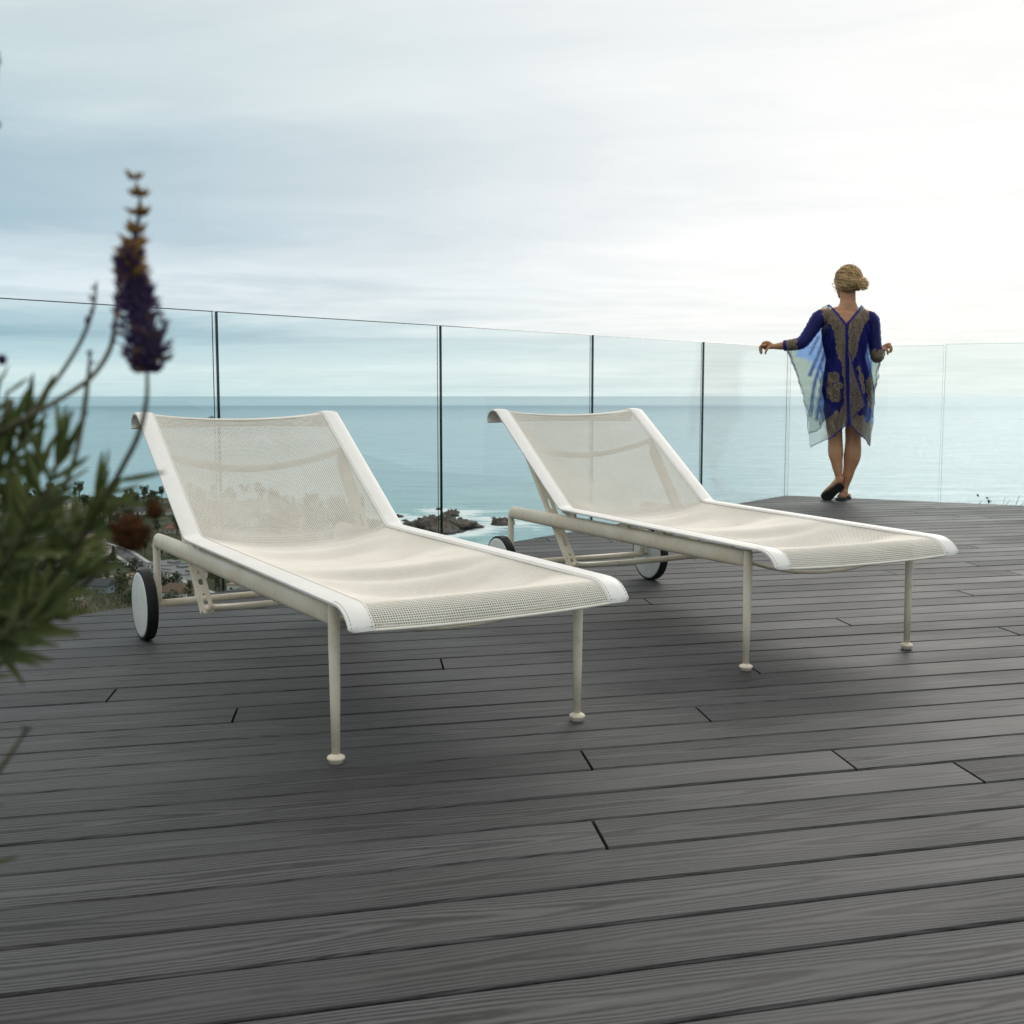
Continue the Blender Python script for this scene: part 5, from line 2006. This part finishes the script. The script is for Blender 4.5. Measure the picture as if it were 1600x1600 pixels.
def sandal(heel, toe, width, nrm, thick=.017):
    """sole plate between two points (world) with surface normal nrm, plus the thong"""
    h, t = Vector(heel), Vector(toe)
    ax = (t - h)
    L = ax.length
    ax.normalize()
    s = ax.cross(nrm).normalized()
    nrm = s.cross(ax).normalized()
    ol = [(0, .30), (.03, .62), (.12, .80), (.30, .78), (.5, .80), (.68, .98), (.82, 1.0), (.92, .85), (.98, .5), (1.0, .15)]
    pts = [(a, w) for a, w in ol] + [(a, -w) for a, w in ol[::-1]]
    n = len(pts)
    vs = [h + ax * (a * L) + s * (w * width / 2) - PB for a, w in pts] + [h + ax * (a * L) + s * (w * width / 2) - nrm * thick - PB for a, w in pts]
    mb = MB().add(vs, [tuple(range(n)), tuple(range(2 * n - 1, n - 1, -1))] + [(i, n + i, n + (i + 1) % n, (i + 1) % n) for i in range(n)])
    so = mb.build('sandal', SOLE, person)
    st = MB()
    p = h + ax * L * .80 + s * width * .08
    for sd_ in (-1, 1):
        q = h + ax * L * .42 + s * sd_ * width * .40
        mid = (p + q) / 2 + nrm * .040
        st.loft([tuple(v - PB) for v in bez(q, mid + nrm * .02, p + nrm * .012, 8)], (.0045, .002), 6)
    st.build('thong_strap', SOLE, so)
    return so


hl, tl_ = W(1312.5, 755, -.052), W(1286.5, 779.5, .018)
sandal(hl, tl_, .088, Vector((-.12, .86, .42)))
h2, t2 = W(1309.5, 779, -.045), W(1332.5, 778, .165)
h2.z = t2.z = .018
sandal(h2, t2, .092, Vector((0, 0, 1)))

# ================================================================== LAVENDER IN FRONT, LEFT
LY = 0.46                                          # distance of the lavender


def LP(px, py, d=0.0):
    return on_y(px, py, LY + d * .6)


M['lav_leaf'] = mat_leaf('lavender_leaf', (.038, .058, .015), (.150, .178, .060), .34, 40)
M['lav_stem'] = simple('lavender_stem', (.050, .052, .022), (.085, .075, .035), 60, .7)
M['lav_purple'] = mat_leaf('lavender_bud', (.020, .010, .045), (.085, .045, .14), .15, 120)
M['lav_brown'] = mat_leaf('dry_lavender_bract', (.17, .085, .020), (.36, .20, .055), .3, 120)
M['lav_dead'] = simple('dead_flower_head', (.026, .010, .004), (.085, .036, .013), 90, .9, 0, .08)
pot_c = Vector((-.62, .60, 0))
plant = empty('lavender', (pot_c.x, pot_c.y, 0))
tag(plant, 'blurred lavender bush reaching in from the left border, with one tall purple flower spike', 'lavender plant')
OFF = Vector((pot_c.x, pot_c.y, 0))


def loc_(pts):
    return [tuple(Vector(p) - OFF) for p in pts]


def leaf_mesh(seed):
    """narrow, slightly folded and curved leaf of unit length along +X, bending to +Z"""
    r = random.Random(seed)
    V, F = [], []
    n = 8
    bend = r.uniform(-.15, .42)
    for i in range(n + 1):
        t = i / n
        w = .058 * (math.sin(PI * min(1, t * .9 + .1)) ** .7) + .006
        z = bend * t * t * .5
        tw = r.uniform(-.1, .1) + .5 * t * (seed % 3 - 1) * .3
        V += [(t, -w, z + .020 - w * tw), (t, 0, z - .012), (t, w, z + .020 + w * tw)]
    for i in range(n):
        a = i * 3
        F += [(a, a + 3, a + 4, a + 1), (a + 1, a + 4, a + 5, a + 2)]
    return mesh_np('leaf', V, F, M['lav_leaf'], True)


LEAFM = [leaf_mesh(s) for s in range(6)]
lr = random.Random(42)
PXM = LY / FPX                                     # metres per photo pixel at the lavender


def put_leaf(base, direction, length, roll):
    d = Vector(direction).normalized()
    up = Vector((lr.uniform(-.3, .3), -1, .4))
    s = up.cross(d).normalized()
    u = d.cross(s)
    m = Matrix((d, s, u)).transposed() @ Matrix.Rotation(roll, 3, 'X')
    o = obj('leaf', lr.choice(LEAFM), plant)
    mm = (m * length).to_4x4()
    mm.translation = Vector(base) - OFF
    o.matrix_local = mm
    return o


stems = [  # photo-pixel paths (x, y, depth offset), radius in px, leafy from..to (fraction from the tip)
    ([(230, 572, 0), (229, 625, 0), (216, 680, .0), (192, 728, .005), (168, 772, .01), (130, 838, .015), (80, 905, .02), (10, 985, .02), (-120, 1120, .05)], 4.2, (.36, 1.0)),
    ([(151, 440, .03), (146, 480, .03), (128, 530, .03), (98, 580, .02), (66, 622, .01), (30, 664, 0), (-30, 720, 0), (-140, 850, .04)], 3.2, (2, 2)),
    ([(181, 455, .02), (180, 500, .02), (172, 545, .02), (146, 586, .01), (112, 612, .0), (62, 642, -.01), (0, 676, -.01), (-120, 760, .03)], 3.8, (2, 2)),
    ([(141, 548, .02), (139, 580, .02), (133, 630, .015), (127, 668, .01), (118, 712, .0), (98, 766, -.01), (66, 818, -.01), (10, 880, 0), (-110, 1000, .04)], 3.8, (.52, 1.0)),
    ([(94, 700, -.02), (88, 730, -.02), (70, 770, -.02), (40, 820, -.02), (0, 890, -.02), (-110, 1020, .02)], 3.5, (.0, 1.0)),
    ([(52, 745, .03), (40, 780, .03), (20, 820, .03), (-30, 880, .03), (-130, 1000, .05)], 3.5, (.0, 1.0)),
    ([(150, 790, .04), (142, 805, .04), (120, 820, .04), (80, 870, .03), (20, 930, .03), (-110, 1060, .04)], 3.5, (.0, 1.0)),
    ([(14, 672, .0), (2, 700, .0), (-20, 750, 0), (-60, 800, 0), (-150, 960, .03)], 3.8, (.05, 1.0)),
    ([(198, 836, -.01), (180, 862, -.01), (140, 905, 0), (80, 950, .01), (0, 1000, .02), (-120, 1090, .05)], 3.6, (.35, 1.0)),
    ([(40, 672, .02), (26, 700, .02), (6, 730, .02), (-40, 780, .02), (-150, 860, .04)], 3.3, (.0, 1.0)),
    ([(118, 905, -.03), (86, 925, -.03), (40, 950, -.03), (-20, 985, -.02), (-130, 1060, .02)], 3.3, (.0, 1.0)),
    ([(60, 960, -.04), (20, 985, -.04), (-40, 1010, -.03), (-140, 1080, 0)], 3.3, (.0, 1.0)),
    ([(42, 1137, -.02), (30, 1158, -.02), (5, 1195, -.02), (-40, 1260, -.01), (-130, 1380, .03)], 3.4, (2, 2)),
    ([(-10, 1235, .0), (-60, 1290, 0), (-140, 1400, .02)], 3.0, (2, 2)),
    ([(-16, 1322, .0), (-70, 1370, 0), (-150, 1440, .02)], 3.0, (2, 2)),
    ([(-2, 80, .03), (-8, 150, .03), (-20, 300, .02), (-50, 520, .01), (-110, 800, .03)], 2.8, (.8, 1.0)),
]
for pts, rpx, (f0, f1) in stems:
    path = [LP(a, b, c) for a, b, c in pts]
    # every stem ends in the pot
    path.append(Vector((pot_c.x + lr.uniform(-.06, .06), pot_c.y + lr.uniform(-.05, .05), .33)))
    sp_ = smooth_path(path, 7)
    n = len(sp_)
    MB().loft(loc_(sp_), [rpx * PXM * (.55 + .5 * min(1, i / 12)) for i in range(n)], 7).build('stem', M['lav_stem'], plant)
    # whorls of leaves along the leafy stretch
    cum = [0]
    for i in range(1, n): cum.append(cum[-1] + (sp_[i] - sp_[i - 1]).length)
    vis = sum((LP(*pts[i]) - LP(*pts[i - 1])).length for i in range(1, len(pts)))
    s = f0 * vis
    while s < min(f1 * vis, cum[-1]) and f0 <= 1:
        i = min(n - 2, max(0, next((k for k in range(n) if cum[k] >= s), n - 2)))
        p = sp_[i]
        t = (sp_[max(0, i - 1)] - sp_[i + 1]).normalized()      # towards the tip
        fx = lr.uniform(0, PI)
        m_ = 4 if s < .5 * vis else 3
        for k in range(m_):
            a = fx + 2 * PI * k / m_ + lr.uniform(-.35, .35)
            sd = t.orthogonal().normalized()
            sd = Matrix.Rotation(a, 3, t) @ sd
            spread = lr.uniform(.6, 1.7) if s > f0 * vis + .012 else lr.uniform(.15, .4)
            d = (t + sd * spread + Vector((0, 0, .10))).normalized()
            put_leaf(p, d, lr.uniform(58, 104) * PXM, lr.uniform(-.5, .5))
        s += lr.uniform(21, 32) * PXM

# single leaves that stand out against the deck, sea and town
for a, b, L, dz in [((-10, 985), (92, 1010), 0, -.03), ((-15, 1010), (82, 1032), 0, -.03), ((-5, 955), (118, 968), 0, -.03), ((60, 965), (150, 952), 0, -.02), ((95, 880), (172, 850), 0, .0), ((120, 890), (190, 868), 0, .01),
                    ((176, 770), (228, 762), 0, .0), ((182, 752), (262, 742), 0, .01), ((8, 618), (46, 590), 0, .0), ((-12, 612), (22, 572), 0, .0), ((62, 700), (75, 640), 0, .0), ((92, 700), (104, 632), 0, .01),
                    ((164, 745), (170, 700), 0, .0), ((150, 778), (232, 790), 0, .01), ((-20, 1262), (12, 1258), 0, 0), ((-25, 1352), (34, 1338), 0, 0), ((72, 742), (122, 706), 0, .0), ((10, 760), (20, 690), 0, 0), ((30, 700), (24, 640), 0, 0)]:
    p, q = LP(*a, dz), LP(*b, dz + lr.uniform(-.01, .01))
    o = put_leaf(p, q - p, (q - p).length, lr.uniform(-.3, .3))


def bract(mb, p, d, L, w, mi=0):
    d = Vector(d).normalized()
    s = d.orthogonal().normalized()
    s = Matrix.Rotation(lr.uniform(0, 6.28), 3, d) @ s
    u = d.cross(s)
    pts = [p, p + d * L * .35 + s * w, p + d * L * .35 + u * w * .9, p + d * L * .35 - s * w, p + d * L * .35 - u * w * .9, p + d * L]
    mb.add([tuple(Vector(v) - OFF) for v in pts], [(0, 2, 1), (0, 3, 2), (0, 4, 3), (0, 1, 4), (1, 2, 5), (2, 3, 5), (3, 4, 5), (4, 1, 5)], True, mi)


# the tall flower spike: dark purple body, drying brown tip
spike = [(230, 582), (229, 560), (226, 530), (220, 500), (214, 470), (208, 440), (203, 415), (205, 395), (211, 372), (216, 345), (219, 318), (216, 296), (210, 276)]
halfw = [22, 44, 46, 42, 36, 31, 27, 20, 12, 8, 5, 3, 2]
ax_ = smooth_path([LP(a, b, 0) for a, b in spike], 6)
hw_ = np.interp(np.linspace(0, 12, len(ax_)), range(13), halfw)
fh = MB().loft(loc_(ax_), [max(1.3, h * .46) * PXM for h in hw_], 8)
fo = fh.build('flower_spike', M['lav_purple'], plant)
bu, br = MB(), MB()
for i in range(820):
    k = lr.uniform(0, len(ax_) * .60)
    j = int(k)
    p0 = ax_[min(j, len(ax_) - 1)]
    a = lr.uniform(0, 2 * PI)
    out = Vector((math.cos(a), math.sin(a), 0))
    h = hw_[j] * PXM
    p = p0 + out * h * lr.uniform(.3, .72)
    # buds sit in whorls
    d = (out + Vector((0, 0, lr.uniform(.2, 1.0)))).normalized()
    bract(bu if lr.random() < .9 else br, p, d, lr.uniform(9, 17) * PXM * (.6 + .4 * h / (30 * PXM)), 3.0 * PXM)
for i in range(185):
    k = lr.uniform(len(ax_) * .52, len(ax_) - 1) ** 1.0
    j = int(k)
    # bracts come in separate whorls near the tip
    wh = [.43, .46, .50, .52, .55, .58, .62, .69, .77, .87, .985]
    j = int(len(ax_) * lr.choice(wh))
    j = min(j, len(ax_) - 1)
    p0 = ax_[j]
    a = lr.uniform(0, 2 * PI)
    out = Vector((math.cos(a), math.sin(a) * .7, 0))
    d = (out + Vector((0, 0, lr.uniform(.3, 1.1)))).normalized()
    bract(br, p0 + out * 2 * PXM, d, lr.uniform(16, 36) * PXM * (1.35 - .8 * j / len(ax_)), lr.uniform(4.0, 7.5) * PXM * (1.3 - .6 * j / len(ax_)))
tag(bu.build('buds', M['lav_purple'], fo), kind='stuff')
tag(br.build('dry_bracts', M['lav_brown'], fo), kind='stuff')
# dead flower head on its stalk, and the dark bud at the border
for c, r_ in (((204, 834, -.03), 30), ((241, 797, -.03), 15), ((3, 562, .0), 9), ((-4, 95, .03), 6), ((-4, 195, .028), 6)):
    mb = MB()
    cp = LP(*c)
    ellipsoid(mb, cp - OFF, (r_ * PXM * .75, r_ * PXM * .75, r_ * PXM * .95), None, 12, 8)
    hd = mb.build('flower_head', M['lav_dead'] if c[0] > 100 else M['lav_purple'], plant)
    b2 = MB()
    for i in range(int(60 * r_ / 22) + 10):
        d = Vector((lr.gauss(0, 1), lr.gauss(0, 1), lr.gauss(0, 1) + .4)).normalized()
        bract(b2, cp + d * r_ * PXM * .6, d, r_ * PXM * lr.uniform(.4, .75), r_ * PXM * .13)
    tag(b2.build('sepals', M['lav_dead'] if c[0] > 100 else M['lav_purple'], hd), kind='stuff')
MB().loft(loc_(smooth_path([LP(203, 828, -.01), LP(222, 812, -.01), LP(240, 800, -.01)], 5)), 2.6 * PXM, 6).build('stem', M['lav_stem'], plant)
# buds up the two bare side stalks
b3 = MB()
for px, py, d in ((147, 470, .03), (140, 490, .03), (134, 505, .03), (148, 452, .03), (180, 470, .02), (184, 490, .02), (178, 515, .02), (182, 535, .02), (139, 556, .02), (141, 570, .02), (40, 1142, -.02), (36, 1150, -.02)):
    for k in range(3):
        bract(b3, LP(px, py, d), Vector((lr.gauss(0, 1), lr.gauss(0, 1), .9)), lr.uniform(10, 17) * PXM, 2.6 * PXM)
tag(b3.build('buds', M['lav_purple'], plant), kind='stuff')
# the pot it grows in stands on the deck just outside the photo
pot = empty('plant_pot', (pot_c.x, pot_c.y, 0))
tag(pot, 'round charcoal plant pot holding the lavender, beyond the left border', 'plant pot')
MB().lathe([(.13, 0), (.145, .004), (.185, .335), (.19, .345), (.178, .345), (.170, .32), (.168, .30)], 'z', (0, 0, 0), 36).build('bowl', simple('charcoal_pot', (.035, .035, .036), (.06, .06, .06), 8, .7), pot)
MB().lathe([(.167, .315), (.02, .33)], 'z', (0, 0, 0), 24).build('soil', simple('potting_soil', (.02, .014, .009), (.05, .036, .025), 40, .95, .5), pot)
